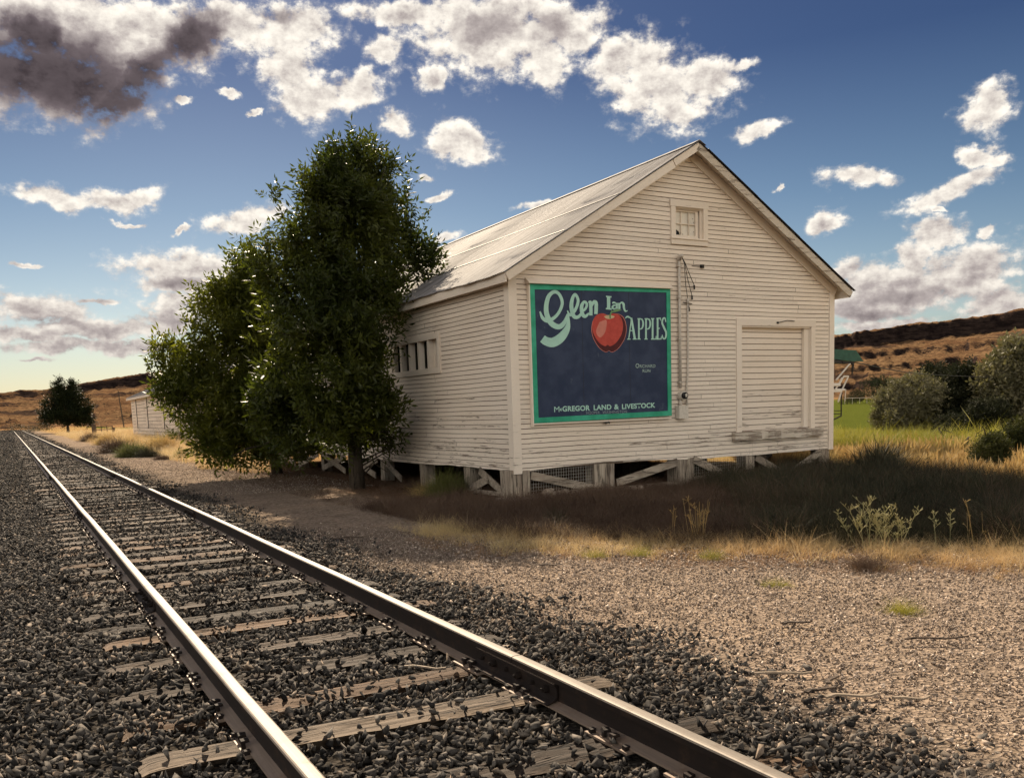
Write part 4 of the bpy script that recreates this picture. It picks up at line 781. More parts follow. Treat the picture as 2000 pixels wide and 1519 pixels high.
stroke(mb, [(958,528,5),(978,514,14),(1008,528,10)]); stroke(mb, [(1012,524,9),(988,704,9)], False); stroke(mb, [(1010,524,17),(1040,704,19)], False); stroke(mb, [(998,632),(1032,634)], False, 8); stroke(mb, [(976,705),(1004,704)], False, 8); stroke(mb, [(1022,705),(1056,704)], False, 8)
for x in (1074, 1134): stroke(mb, [(x,530),(x,704)], False, 15); stroke(mb, [(x-12,532),(x+14,531)], False, 8); stroke(mb, [(x-14,704),(x+14,704)], False, 8); stroke(mb, [(x,534,8),(x+26,538,12),(x+36,574,15),(x+26,612,12),(x,620,8)])
stroke(mb, [(1190,530),(1190,704)], False, 15); stroke(mb, [(1176,531),(1204,531)], False, 8); stroke(mb, [(1176,704),(1218,703)], False, 10); stroke(mb, [(1218,706),(1220,678)], False, 8)
stroke(mb, [(1232,528),(1232,704)], False, 15); stroke(mb, [(1222,530),(1258,527)], False, 10); stroke(mb, [(1256,524),(1258,548)], False, 7); stroke(mb, [(1232,614),(1250,613)], False, 9); stroke(mb, [(1222,704),(1262,702)], False, 10); stroke(mb, [(1262,706),(1264,680)], False, 7)
stroke(mb, [(1302,560,8),(1294,528,11),(1278,532,13),(1270,565,15),(1286,608,17),(1304,650,16),(1298,694,13),(1280,700,11),(1270,668,7)])
lb(mb, 'apples_word', MINT, sg)
def text(s, p0, p1, h, mat, nm, off=.02):
    cu = bpy.data.curves.new('lettering', 'FONT'); cu.body = s; cu.size = 1; cu.offset = off; cu.space_character = 1.05; o = bpy.data.objects.new('lettering', cu); C.objects.link(o); bpy.context.view_layer.update()
    dg = bpy.context.evaluated_depsgraph_get(); me = bpy.data.meshes.new_from_object(o.evaluated_get(dg)); bpy.data.objects.remove(o); xs = [v.co.x for v in me.vertices]; ysv = [v.co.y for v in me.vertices]; a, b = zp(*p0, V0), zp(*p1, V0); cc_ = zp(p0[0], p0[1]-h, V0); hh = cc_[1]-a[1]
    for v in me.vertices:
        t = (v.co.x-min(xs))/(max(xs)-min(xs)); r = (v.co.y-min(ysv))/(max(ysv)-min(ysv)); v.co = (a[0]+(b[0]-a[0])*t-OFF[sg.name][0], -.0025-.0, a[1]+(b[1]-a[1])*t+hh*r-OFF[sg.name][2])
    me.materials.clear(); me.materials.append(mat); return mk(nm, me, sg)
text('M', (358,1322), (402,1320), 46, MINT, 'owner_line', .0); text('c', (406,1312), (424,1311), 22, MINT, 'owner_line', .04); text('GREGOR', (428,1318), (660,1309), 46, MINT, 'owner_line', .03)
text('LAND', (692,1306), (842,1300), 44, MINT, 'owner_line', .03); text('&', (866,1300), (906,1298), 44, MINT, 'owner_line', .03); text('LIVESTOCK', (932,1298), (1214,1284), 44, MINT, 'owner_line', .03)
text('HOOPER.', (630,1341), (748,1337), 24, GREYL, 'town_line', .0); text('WASHINGTON', (766,1336), (974,1329), 24, GREYL, 'town_line', .0)
text('O', (1047,949), (1078,948), 38, MINT2, 'grade_line', .02); text('RCHARD', (1082,947), (1215,945), 27, MINT2, 'grade_line', .02); text('RUN', (1106,986), (1172,985), 26, MINT2, 'grade_line', .02)
# plain painted apple
def blobpoly(pts, nm, mat, dv):
    q = [np.array(p) for p in smooth([(*p, 1) for p in pts+[pts[0]]], 6)][:-1]; w = [zp(p[0], p[1], V0) for p in q]; mb = MB(); c = np.mean(w, 0); n = len(w); mb.add([(c[0], V0-dv, c[1])]+[(a, V0-dv, b) for a, b in w], [(0, i+1, (i+1) % n+1) for i in range(n)]); return lb(mb, nm, mat, sg, parent=AP)
AP = empty('apple_picture', (0, 0, 0)); AP.parent = sg
base = [(825,512),(880,490),(940,520),(966,600),(955,690),(905,775),(850,812),(822,800),(795,812),(740,775),(690,690),(678,600),(705,520),(765,490)]
blobpoly([(822+(x-822)*1.03, 650+(y-650)*1.02) for x, y in base], 'apple_outline', ROSE, .0008); blobpoly(base, 'apple_shade', MAROON, .0014); blobpoly([(822+(x-822)*.9-12, 640+(y-650)*.86-16) for x, y in base], 'apple_body', RED, .0020)
blobpoly([(740,560),(800,545),(790,640),(745,690),(712,640)], 'apple_highlight', ROSE, .0026); blobpoly([(780,512),(822,500),(868,512),(850,528),(822,534),(795,528)], 'apple_dip', CREAMP, .0026)
mb = MB(); lay[0] += 8; stroke(mb, [(830,530,14),(830,498,12),(848,464,18)]); stroke(mb, [(842,480,4),(880,462,22),(925,458,4)]); lb(mb, 'apple_stem', STEMG, sg, AP)
mb = MB(); mb.tube([(2.0,-.09,c4[3][1]-.03),(2.03,-.11,c4[3][1]-.07)], .012, 6); mb.box((1.93,-.1,c4[3][1]-.06),(2.02,-.06,c4[3][1]-.03)); lb(mb, 'hanging_hook', DARKM, sg)
# ------------------------------------------------------------------ far shed
b2 = empty('long_shed', tuple(toW(2.0, 47, 0)), -TH); tag(b2, 'smaller whitish plank shed far behind the bushy tree, metal gable roof', 'shed')
def far_shed():
    L, Wd, he, hr = 38., 12., 3.7, 6.3     # local: x across, y along
    o = gr(262, 852, 0); e = np.array([o[0]-BX, o[1]-BY]); u0 = float(e[0]*cs_-e[1]*sn_); v0_ = float(e[0]*sn_+e[1]*cs_)
    b2.location = tuple(toW(u0, v0_-L, 0)); top_ = .45
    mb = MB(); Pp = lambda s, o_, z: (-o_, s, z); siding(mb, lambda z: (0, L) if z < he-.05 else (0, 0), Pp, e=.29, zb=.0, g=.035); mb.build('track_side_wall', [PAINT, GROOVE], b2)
    mb = MB(); mb.box((0, .02, .0), (.1, L-.02, he)); mb.prism([(0, 0, 0), (Wd, 0, 0), (Wd, 0, he), (Wd/2, 0, hr), (0, 0, he)], (0, .1, 0)); mb.prism([(0, L-.1, 0), (Wd, L-.1, 0), (Wd, L-.1, he), (Wd/2, L-.1, hr), (0, L-.1, he)], (0, .1, 0)); mb.box((Wd-.1, .1, 0), (Wd, L-.1, he)); mb.build('walls', PAINT, b2)
    mb = MB(); s_ = (hr-he)/(Wd/2)
    for sd_ in (-1, 1):
        p = lambda t, y_, h: (Wd/2+sd_*t, y_, hr-s_*t+h); mb.prism([p(0, -.3, .1), p(Wd/2+.4, -.3, .1), p(Wd/2+.4, -.3, .03), p(0, -.3, .03)], (0, L+.6, 0))
        for k in range(int(L/.9)): mb.beam(p(0, k*.9, .12), p(Wd/2+.4, k*.9, .12), .04, .035)
    mb.build('roof', ROOFM, b2)
    mb = MB(); mb.box((-.42, -.3, he-.32), (-.39, L+.3, he-.14)); mb.build('fascia_board', TRIM, b2)
    mb = MB(); mb.box((-.035, L-.02, 0), (.15, L+.03, he-.05)); mb.build('corner_board', TRIM, b2)
    for v_ in (L-3.2, L-10.5, L-19.5, L-27):
        for (za, zb_) in ((2.15, 3.3), (.95, 1.95)):
            w = MB(); w.box((-.05, v_-.55, za), (-.022, v_-.40, zb_)); w.box((-.05, v_+.40, za), (-.022, v_+.55, zb_)); w.box((-.05, v_-.399, zb_-.12), (-.022, v_+.399, zb_)); fr = w.build('window_frame', TRIM, b2)
            w = MB(); w.box((-.04, v_-.4, za), (-.021, v_+.4, zb_-.121)); w.build('shutter', PAINT, fr); w = MB(); w.box((-.062, v_-.70, za-.15), (-.023, v_-.56, zb_+.1)) ; w.build('shutter_gap', DARKM, fr)
far_shed()

# ------------------------------------------------------------------ trees
def crown(name, blobs, n, protos, mat, parent, out=.6, gap=.42, scl=(.8, 1.25), gs=1.6):
    """blobs: (x,y,z,rx,ry,rz); sprigs through each blob's outer shell with noise gaps"""
    B = np.array(blobs, float); nc = 9
    dd_ = rng.standard_normal((len(B)*nc, 3)); dd_ /= np.linalg.norm(dd_, axis=1)[:, None]; rep_ = np.repeat(B, nc, 0); sub = np.c_[rep_[:, :3]+dd_*rep_[:, 3:]*rng.uniform(.5, .92, (len(rep_), 1)), rep_[:, 3:]*rng.uniform(.22, .42, (len(rep_), 1))]
    B = np.concatenate([B*np.array([1, 1, 1, .8, .8, .8]), sub]); vol = B[:, 3]*B[:, 4]*B[:, 5]; vol = vol**.75; k = rng.choice(len(B), n, p=vol/vol.sum()); d = rng.standard_normal((n, 3)); d /= np.linalg.norm(d, axis=1)[:, None]
    r = rng.random(n)**(1/2.6)*rng.choice([1., 1.18], n, p=[.84, .16]); P = B[k, :3]+d*r[:, None]*B[k, 3:]
    g = fbm(P[:, 0]*gs+P[:, 2]*.7*gs, P[:, 2]*gs+P[:, 1]*gs*.8, 3); keep = (g > gap-.10*(r < .8)) & (P[:, 2] > .12); P = P[keep]; d = d[keep]
    D = d*out+np.array([0, 0, .45])+rng.standard_normal(P.shape)*.45; D /= np.linalg.norm(D, axis=1)[:, None]
    return instance(name, protos, P, align_z(D), rng.uniform(*scl, len(P)), mat, parent)
ASH = [sprig_proto(11, .40, .135, .33, .35) for _ in range(10)]; BSP = [sprig_proto(9, .34, .12, .36, .3) for _ in range(10)]
def limbs(base, top, blobs, r0, n2, mat, parent, wob=.25):
    mb = MB(); base = np.array(base, float); top = np.array(top, float); pts = [base+(top-base)*t+np.array([math.sin(t*5)*wob*.5, math.cos(t*4)*wob*.3, 0])*t*(1-t)*2 for t in np.linspace(0, 1, 7)]; pts[0] = base-np.array([0, 0, .2]); mb.tube(pts, [r0*1.35, r0, r0*.85, r0*.7, r0*.55, r0*.4, r0*.2], 10); tr = mb.build('trunk', mat, parent, True)
    for j, b in enumerate(blobs):
        c = np.array(b[:3], float); s = pts[min(5, 1+int(4*max(0, (c[2]-base[2])/(top[2]-base[2]+.01))*.6))]; mb = MB(); m = (s+c)/2+np.array([0, 0, .25])+rng.normal(0, .12, 3); mb.tube([s, (s+m)/2, m, c], [r0*.4, r0*.32, r0*.22, r0*.10], 7)
        for q in range(n2): e = c+rng.normal(0, 1, 3)*np.array(b[3:])*.55; mm = (m+e)/2+rng.normal(0, .08, 3); mb.tube([m, mm, e], [r0*.14, r0*.09, r0*.03], 5, cap=False)
        mb.build('limb', mat, parent, True)
def W3(px, py, y, rx, ry, depth=None):
    c = at(px, py, y); dd = (c-np.array([0, 0, H]))@cF/F; return (c[0], c[1], c[2], rx*dd, (depth if depth else rx*dd), ry*dd)
ytr = 18.6
A_BL = [W3(700,345,ytr,72,78),W3(645,385,ytr-.3,72,72),W3(590,372,ytr-.2,45,34),W3(548,385,ytr-.2,30,22),W3(745,415,ytr+.3,80,88),W3(700,430,ytr-.5,90,90),W3(622,480,ytr-.6,85,85),W3(780,480,ytr+.3,55,75),W3(825,512,ytr+.2,42,42),W3(560,520,ytr-.3,72,55),W3(505,480,ytr-.2,30,25),
        W3(700,560,ytr-.3,120,80),W3(610,620,ytr-.9,110,85),W3(720,650,ytr-.6,62,60),W3(560,640,ytr-.2,70,70),W3(668,735,ytr-.9,85,75),W3(715,765,ytr-1.1,52,60),W3(745,812,ytr-1.2,40,38),W3(590,745,ytr-.8,80,85),W3(640,815,ytr-.8,90,45),W3(690,850,ytr-1.,50,28),W3(700,280,ytr,34,24),W3(640,300,ytr,26,26),W3(765,325,ytr,26,26),W3(735,690,ytr-1.1,40,26),W3(560,800,ytr-.3,60,60),W3(590,850,ytr-.4,50,32),W3(660,860,ytr+.6,70,30),W3(545,780,ytr+.2,55,80),W3(600,880,ytr+1,60,22),W3(740,860,ytr+.1,30,30)]
A_BL = [(q[0], q[1], q[2]-.06*max(0, q[2]-4), q[3]*.94, q[4]*.94, q[5]*.90) for q in A_BL]
tA = empty('ash_tree', (float(at(704,900,ytr)[0])-.1, ytr, -.05)); tag(tA, 'tall dark green leafy tree leaning over the warehouse roof beside its track side wall', 'tree')
def loc(bl, o): return [(b[0]-o.location.x, b[1]-o.location.y, b[2]-o.location.z)+tuple(b[3:]) for b in bl]
la = loc(A_BL, tA); limbs((0, 0, 0), (-.25, 0, 6.2), la[::2], .14, 6, BARK, tA)
crown('crown', la, 11500, ASH, LEAF, tA, gap=.53, gs=2.3)
mb = MB()
for k in range(9): mb.tube([(.1, 0, .2+k*.12), (.35+.1*k % .4, -.2, .5+k*.1), (.6+.05*k, -.3-.05*k, .3+k*.12)], [.02, .014, .006], 5)
mb.build('bare_branches', BARK, tA)
ytb = 25.5
B_BL = [W3(470,600,ytb-1,62,62),W3(430,650,ytb-1,78,68),W3(500,690,ytb-1,85,90),W3(385,710,ytb-1.3,62,62),W3(345,775,ytb-1.2,36,48),W3(400,790,ytb-1.6,80,80),W3(485,800,ytb-1.4,85,85),W3(540,760,ytb-1,60,90),W3(380,852,ytb-1.8,48,36),W3(455,858,ytb-1.6,60,30),W3(325,730,ytb-1,14,24),W3(500,555,ytb-1,40,36),W3(352,690,ytb-1,24,24),W3(570,700,ytb-1,50,70),W3(540,840,ytb-1.3,60,42),W3(420,880,ytb-1.9,40,16),W3(520,875,ytb-1.8,60,34),W3(560,850,ytb-1.4,50,50),W3(440,610,ytb-1,50,50),W3(500,620,ytb-1.2,60,60),W3(482,532,ytb-1,38,40),W3(445,592,ytb-1,40,36),W3(455,885,ytb-2,60,20)]
tB = empty('bushy_tree', (6.7, ytb, -.05)); tag(tB, 'lower rounded bushy green tree left of the tall tree, reaching the ground', 'tree')
lb2 = loc(B_BL, tB); limbs((0, 0, 0), (-.9, -.6, 4.2), lb2[::2], .13, 5, BARK, tB)
crown('crown', lb2, 9000, BSP, LEAFB, tB, gap=.47, gs=2.0, scl=(.9, 1.5))
for px, py, lab in ((500,888,'gnarled bare branch arching low between the two trees'),):
    g = gr(px, py, 0); mb = MB(); g = at(500, 885, 22); mb.tube([g+np.array([-.6,0,-.05]), g+np.array([-.2,.1,.12]), g+np.array([.3,.2,.2]), g+np.array([.8,.2,.45])], [.01,.018,.025,.03], 6); tag(mb.build('fallen_branch', BARK), lab, 'branch')
# distant dark tree by the track
def y_on_ground(px, py):
    z = -.1
    for _ in range(12): g = gr(px, py, z); z = .5*z+.5*float(ground_z(g[0], g[1]))
    return float(g[1])
def far_tree(px, pybase, pytop, half, y, name, lab, mat, n, seed_bl, grp=None, leafs=3.2, outw=.5, z0=.2, gap=.36, tr=True):
    b = at(px, pybase, y); o = empty(name, (b[0], b[1], b[2]-.1)); tag(o, lab, 'tree' if 'tree' in name else 'bush', grp); dd = (b-np.array([0, 0, H]))@cF/F; Hh = (pybase-pytop)*dd; hw = half*dd
    bl = [(a*hw, q*hw, c*Hh, rx*hw, rx*hw*.9, rz__*Hh) for a, q, c, rx, rz__ in seed_bl]; s = Hh/10
    if tr: limbs((0, 0, 0), (0, 0, Hh*.7), bl[::2], max(.06, Hh*.022), 3, BARK, o)
    pr = [sprig_proto(9, .34, .13, .45, .3) for _ in range(5)]
    ob = crown('crown', bl, n, pr, mat, o, gap=gap, gs=1.6/max(.5, s*2.4), scl=(leafs*s*.75, leafs*s*1.25), out=outw); return o
TREEBL = [(-.1,0,.85,.28,.16),(.35,0,.78,.3,.15),(-.15,0,.68,.5,.2),(.3,0,.6,.6,.2),(-.45,0,.45,.5,.25),(.45,0,.4,.5,.28),(0,0,.35,.6,.3),(-.6,0,.22,.4,.2),(.6,0,.22,.38,.2),(0,-.2,.2,.6,.2)]
far_tree(133, 843, 736, 52, 150, 'willow_tree', 'large nearly black drooping tree beside the far end of the track', LEAFFAR, 5200, [(-.12,0,.86,.2,.13),(.32,0,.80,.22,.13),(-.1,0,.68,.38,.18),(.3,0,.62,.42,.18),(-.45,0,.5,.42,.2),(.5,0,.44,.42,.24),(0,0,.42,.6,.25),(-.68,0,.28,.32,.18),(.72,0,.28,.28,.2),(-.2,-.2,.26,.5,.16),(.35,-.2,.24,.5,.16)], leafs=2.0, gap=.32)
MOUND = [(0,0,.5,.6,.5),(-.5,0,.35,.5,.4),(.5,0,.4,.5,.42),(.1,-.3,.3,.7,.35),(-.2,.2,.65,.4,.35)]
for px, pb, pt, hw, y, lab in ((35,846,824,26,190,'dark round bush where the rails vanish'),(62,845,829,16,200,'small dark bush just right of the vanishing rails'),(85,846,822,22,215,'dark bush left of the big far tree'),(196,842,834,14,170,'low olive bush right of the big far tree base')):
    far_tree(px, pb, pt, hw, y, 'far_bush', lab, LEAFFAR if 'olive' not in lab else HEDGE, 700, MOUND, 'bushes at the far end of the track', leafs=2.6, tr=False)
# olive thicket to the right, dark field hedge
RB = [(0,0,.78,.45,.22),(-.45,0,.55,.45,.3),(.4,0,.6,.5,.3),(0,-.2,.4,.7,.35),(-.65,0,.28,.35,.25),(.65,0,.3,.4,.28),(.1,.2,.2,.75,.22),(-.2,-.3,.65,.4,.22)]
for px, pb, pt, hw, y, mat_, n, lab in ((1790,850,728,85,32,OLIVE,9000,'silvery grey olive tree, rounded, in front of the thicket'),(1728,838,758,36,33,OLIVE,2800,'small silvery olive bush at the left end of the thicket'),(1975,850,662,85,34,OLIVE,9500,'tallest silvery tree at the right edge of the photo'),(1885,850,708,85,37,OLIVED,8000,'dark green tree in the middle of the thicket'),(1825,840,715,75,40,OLIVED,5600,'dark olive tree behind the rounded silver one'),(1925,870,775,70,29,OLIVED,5000,'dark low bush in front of the tallest silvery tree'),(1860,862,800,60,29,OLIVED,1800,'low dark bush at the foot of the middle thicket tree'),(1930,925,835,62,22,HEDGEL,2600,'leafy dark green bush low at the right edge above the tan grass'),(1850,885,846,55,25,HEDGEL,1500,'low leafy green bush left of the big leafy one'),(1985,905,812,60,20,HEDGEL,2200,'leafy green bush cut by the right edge of the photo'),(1880,905,858,48,20,HEDGEL,1200,'small leafy bush between the two larger leafy bushes'),(1790,872,845,60,25,HEDGEL,1200,'flat low green bush below the rounded silver tree'),(2090,850,660,100,34,OLIVE,3500,'broad silvery tree just beyond the right edge')):
    if pb > 845: y = min(y, y_on_ground(px, pb))
    far_tree(px, pb, pt, hw, y, 'olive_tree' if 'tree' in lab and 'bush' not in lab else 'olive_bush', lab, mat_, n, RB, 'olive thicket right of the warehouse', leafs=3.3 if pt < 790 else 3.6, gap=.36)
for px, pb, pt, hw, y, lab in ((1712,786,727,52,118,'dark round tree across the green field, nearest to the machine'),(1672,786,757,20,122,'small dark tree left of the round field tree'),(1775,788,742,40,125,'dark tree showing between the field tree and the silver olive'),(1655,790,768,24,120,'low dark hedge bush touching the green canopy machine')):
    far_tree(px, pb, pt, hw, y, 'field_tree', lab, HEDGE, 2200, RB, 'dark trees across the green field', leafs=1.7, gap=.3)

# ------------------------------------------------------------------ grass, weeds, shrubs
def cover(name, lab, n, fn, protos, mat, scl, tilt=.18, kind='stuff'):
    x, y = fn(n); s = rng.uniform(*scl, len(x))*(.45+1.15*fbm(x*1.4+11, y*1.4, 3)**1.3*1.0+.35*(vn(x*3.1, y*3.1) > .7)); z = ground_z(x, y)-.01
    return tag(instance(name, protos, np.c_[x, y, z], rotz_tilt(len(x), tilt), s, mat), lab, None, None, kind)
G1 = [blade_proto(14, (.3, 1.), .006, 1.7, 4, .16) for _ in range(8)]; G2 = [blade_proto(13, (.35, 1.), .0055, 1.1, 4, .15) for _ in range(8)]; G3 = [blade_proto(7, (.7, 1.), .010, .45, 3, .16, head=2.2) for _ in range(8)]; G4 = [blade_proto(16, (.35, 1.), .014, 1.5, 3, .2) for _ in range(6)]
def linef(x, y): return (x-5.2)*.77+(y-8.2)*.64
inb_ = lambda x, y: (x > BX-.1) & (x < BX+BW+.1) & (y > BY-.05) & (y < BY+BL)
def f_dry(n):
    x = rng.uniform(4.6, 14, n); y = rng.uniform(2.2, 12.5, n); l = linef(x, y)+(fbm(x*1.3, y*1.3, 3)-.5)*1.5; k = (l > -.05) & (l < 1.7) & (rng.random(n) < (.2+.8*sstep(-.1, .6, l))*(.5+.5*sstep(.40, .56, fbm(x*2.2+7, y*2.2, 3)))); return x[k], y[k]
def f_rust(n):
    x = rng.uniform(4.2, 13, n); y = rng.uniform(2.0, 13.5, n); l = linef(x, y)+(fbm(x*1.3, y*1.3, 3)-.5)*1.2; k = (l > -.75) & (l < .6) & (rng.random(n) < sstep(-.75, .1, l)); return x[k], y[k]
cover('rusty_ground_cover', 'low rust brown dead plants at the front edge of the dry grass', 17000, f_rust, G1, GRUST, (.04, .12), .5)
cover('dry_grass', 'sunlit straw coloured dry grass along the edge of the gravel', 28000, f_dry, G1, GDRY, (.09, .27), .4)
side_g = lambda x, y: ((x-7.6)*5.2-(y-7.3)*3.4)/6.2
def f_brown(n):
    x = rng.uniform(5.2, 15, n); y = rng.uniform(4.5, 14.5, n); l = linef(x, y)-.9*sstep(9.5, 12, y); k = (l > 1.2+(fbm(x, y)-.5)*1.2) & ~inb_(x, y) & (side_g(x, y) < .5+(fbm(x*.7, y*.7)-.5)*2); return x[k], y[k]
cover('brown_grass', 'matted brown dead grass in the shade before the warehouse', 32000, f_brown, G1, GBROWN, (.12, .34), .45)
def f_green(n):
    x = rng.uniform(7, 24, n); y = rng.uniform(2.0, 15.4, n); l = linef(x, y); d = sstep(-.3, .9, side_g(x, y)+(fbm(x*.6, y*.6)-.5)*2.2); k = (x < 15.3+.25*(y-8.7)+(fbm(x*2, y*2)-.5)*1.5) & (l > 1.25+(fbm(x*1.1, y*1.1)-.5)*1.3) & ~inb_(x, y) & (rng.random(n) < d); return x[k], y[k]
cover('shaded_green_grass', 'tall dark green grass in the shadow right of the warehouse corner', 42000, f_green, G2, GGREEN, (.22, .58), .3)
def f_mixb(n): x, y = f_green(n); k = fbm(x*.9+30, y*.9, 3) > .52; return x[k], y[k]
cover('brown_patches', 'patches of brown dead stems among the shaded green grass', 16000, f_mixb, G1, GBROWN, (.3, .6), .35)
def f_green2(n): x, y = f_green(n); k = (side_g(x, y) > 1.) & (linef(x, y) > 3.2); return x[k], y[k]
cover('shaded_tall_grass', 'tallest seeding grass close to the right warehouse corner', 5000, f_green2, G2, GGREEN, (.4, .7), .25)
def f_under(n): x = rng.uniform(BX-.6, BX+BW+2, n); y = rng.uniform(BY-.9, BY+BL, n); k = rng.random(n) < .5; return x[k], y[k]
cover('weeds_under_floor', 'thin weeds growing under and around the raised floor', 2200, lambda n: (rng.uniform(BX-.3, BX+BW, n), rng.uniform(BY-.5, BY+6, n)), G2, GBROWN, (.12, .3))
def f_tan(n):
    r = rng.uniform(13, 36, n); a = R_(1)*rng.uniform(44, 66, n); x = r*np.sin(a); y = r*np.cos(a); k = (x > 15.1+.25*(y-8.7)) & ~inb_(x, y) & (r < 28+(fbm(x*.3, y*.3)-.5)*7) & (linef(x, y) > 2); return x[k], y[k]
cover('tall_tan_grass', 'tall golden dry grass in the sun beyond the building shadow', 30000, f_tan, G3, GTAN, (.24, .5), .3)
def f_yel(n):
    r = 24+36*rng.random(n)**1.5; a = R_(1)*rng.uniform(44, 66, n); x = r*np.sin(a); y = r*np.cos(a); k = (r > 25+(fbm(x*.3, y*.3)-.5)*8) & (fbm(x*.25+4, y*.25) > .30); return x[k], y[k]
cover('yellow_green_weeds', 'bright yellow green weeds between the tan grass and the field', 22000, f_yel, G4, GYEL, (.3, .75), .4)
def f_left(n): y = 26+rng.random(n)**1.2*110; x = rng.uniform(5.2, 17, n); k = ~((x > 10.9) & (y > 60) & (y < 100)) & (x > 5.6+(fbm(y*.3, x*0)-.5)*2.2) & ((y > 34) | (x < 7)); return x[k], y[k]
cover('trackside_dry_grass', 'dry golden grass between the track and the far shed', 12000, f_left, G1, GDRY, (.35, .8), .2)
cover('leaf_litter', 'brown grass and litter under the trees', 6000, lambda n: (rng.uniform(5.0, 7.9, n), rng.uniform(9.5, 30, n)), G1, GBROWN, (.06, .18), .3)
# single plants
def plant(name, px, py, w, h, protos, mat, n, lab, cat='bush', grp=None, tilt=.45, y=None, z=None):
    g = gr(px, py, -.07 if z is None else z) if y is None else at(px, py, y); o = empty(name, (g[0], g[1], float(ground_z(g[0], g[1]))-.02)); tag(o, lab, cat, grp)
    d = rng.normal(0, w*.32, (n, 2)); r = np.linalg.norm(d, axis=1)/w; D = np.c_[d/w*1.3*tilt/.45, np.ones(n)]+rng.normal(0, .15, (n, 3)); s = h*rng.uniform(.6, 1.1, n)*np.clip(1.1-r*.7, .3, 1)
    instance('foliage', protos, np.c_[d*.5, np.zeros(n)], align_z(D), s, mat, o); return o
plant('grass_tuft', 872, 945, .9, .72, G2, GFRESH, 190, 'big green grass tuft against the track side wall', 'grass tuft', y=15.6); plant('grass_tuft', 900, 958, 1.0, .4, G1, GBROWN, 90, 'dead straw tuft in front of the green tuft', 'grass tuft', y=15.0); plant('grass_tuft', 835, 950, .9, .5, G1, GTAN, 60, 'pale dry tuft left of the green tuft', 'grass tuft', y=16.0)
plant('grass_tuft', 1085, 1018, .4, .38, G2, GGREEN, 60, 'small dark green tuft in shade below the sign', 'grass tuft')
plant('dry_shrub', 1720, 922, 1.0, 1.0, G4, GGREEN, 150, 'dark round weed clump standing in tall grass right of the warehouse', 'bush', z=-.05)
plant('dry_shrub', 1700, 1105, .65, .28, G2, GBROWN, 150, 'low reddish brown tumbleweed on the sunlit grass edge', 'bush')
for px, py, w, h, m, lab in ((213,868,2.2,1.22,GTAN,'pale straw bush furthest along the grass verge'),(178,862,2,1.08,GBROWN,'brown bush beside the far tree grass'),(228,885,2.0,1.08,GBROWN,'dark brown tumbleweed near the shed corner'),(262,893,1.5,0.94,GFRESH,'yellow green weed below the shed corner'),(290,893,1.1,0.81,GGREEN,'round dark green weed at the gravel edge'),(315,880,1.8,1.22,GTAN,'tall straw clump touching the bushy tree'),(318,897,1.,.35,GBROWN,'small brown clump right of the round green weed'),(362,893,1.0,.6,GFRESH,'green weed under the left edge of the bushy tree'),(340,870,1.8,1.35,GFRESH,'fresh green weed in front of the shed wall'),(250,872,2.2,1.22,GDRY,'golden grass clump at the foot of the shed corner')):
    plant('verge_bush', px, py, w, h, G4 if m is not GGREEN else G2, m, 170, lab, 'bush', 'bushes on the grass verge left of the trees')
for px, py, lab, h in ((1160,1088,'small yellow green plant at the gravel edge left',.12),(1250,1082,'yellow plant patch at the sunny grass edge',.14),(1515,1142,'small yellow green weed alone on the gravel',.10),(1765,1195,'flat yellow weed on gravel at lower right',.12),(1390,1088,'yellow green weed right of the tall stalks',.12)):
    plant('small_weed', px, py, .42, h*1.5, G1, GYEL, 90, lab, 'weed', 'small yellow weeds on the gravel', .8, z=-.08)
def stalks(px, py, hh, n, lab, br, spread=.5, mat=WEED, z=-.05):
    g = gr(px, py, z); o = empty('weed_stalks', (g[0], g[1], float(ground_z(g[0], g[1])))); tag(o, lab, 'weed', 'pale weed stalks catching the sun'); mb = MB()
    for i in range(n):
        a = random.random()*6.28; l = hh*random.uniform(.6, 1.); d = np.array([math.cos(a)*spread*random.random(), math.sin(a)*spread*random.random(), 1]); d /= np.linalg.norm(d); p0 = np.array([random.gauss(0, .06), random.gauss(0, .06), 0]); p1 = p0+d*l*.5; p2 = p0+d*l+np.array([0, 0, .02]); mb.tube([p0, p1, p2], [.0035, .0028, .002], 4, cap=False)
        for k in range(br):
            t = random.uniform(.35, 1); q = p0+d*l*t; e = q+np.array([random.gauss(0, .5), random.gauss(0, .5), .8])*l*.22; m = (q+e)/2; mb.tube([q, m, e], [.0025, .002, .002], 4, cap=False)
            for j in range(2): f = m+np.array([random.gauss(0, .5), random.gauss(0, .5), .6])*l*.10; mb.tube([m, f], [.002, .0045], 4)
    mb.build('stalks', mat, o)
stalks(1690, 1068, .58, 8, 'branching pale weed in front of the dark grass, largest', 12, .9); stalks(1745, 1068, .5, 8, 'smaller branching pale weed right beside the largest', 9, .7); stalks(1815, 1062, .4, 2, 'thin branching weed standing apart near the right', 8, .6)
stalks(1365, 1048, .52, 18, 'bunch of pale upright stalks below the loading door', 1, .35, GTAN); stalks(1305, 1040, .42, 3, 'three thin straw stalks left of the bunch', 1, .2, GTAN); stalks(1900, 1060, .5, 5, 'thin curved dry stalks at the far right', 1, .5, GTAN)
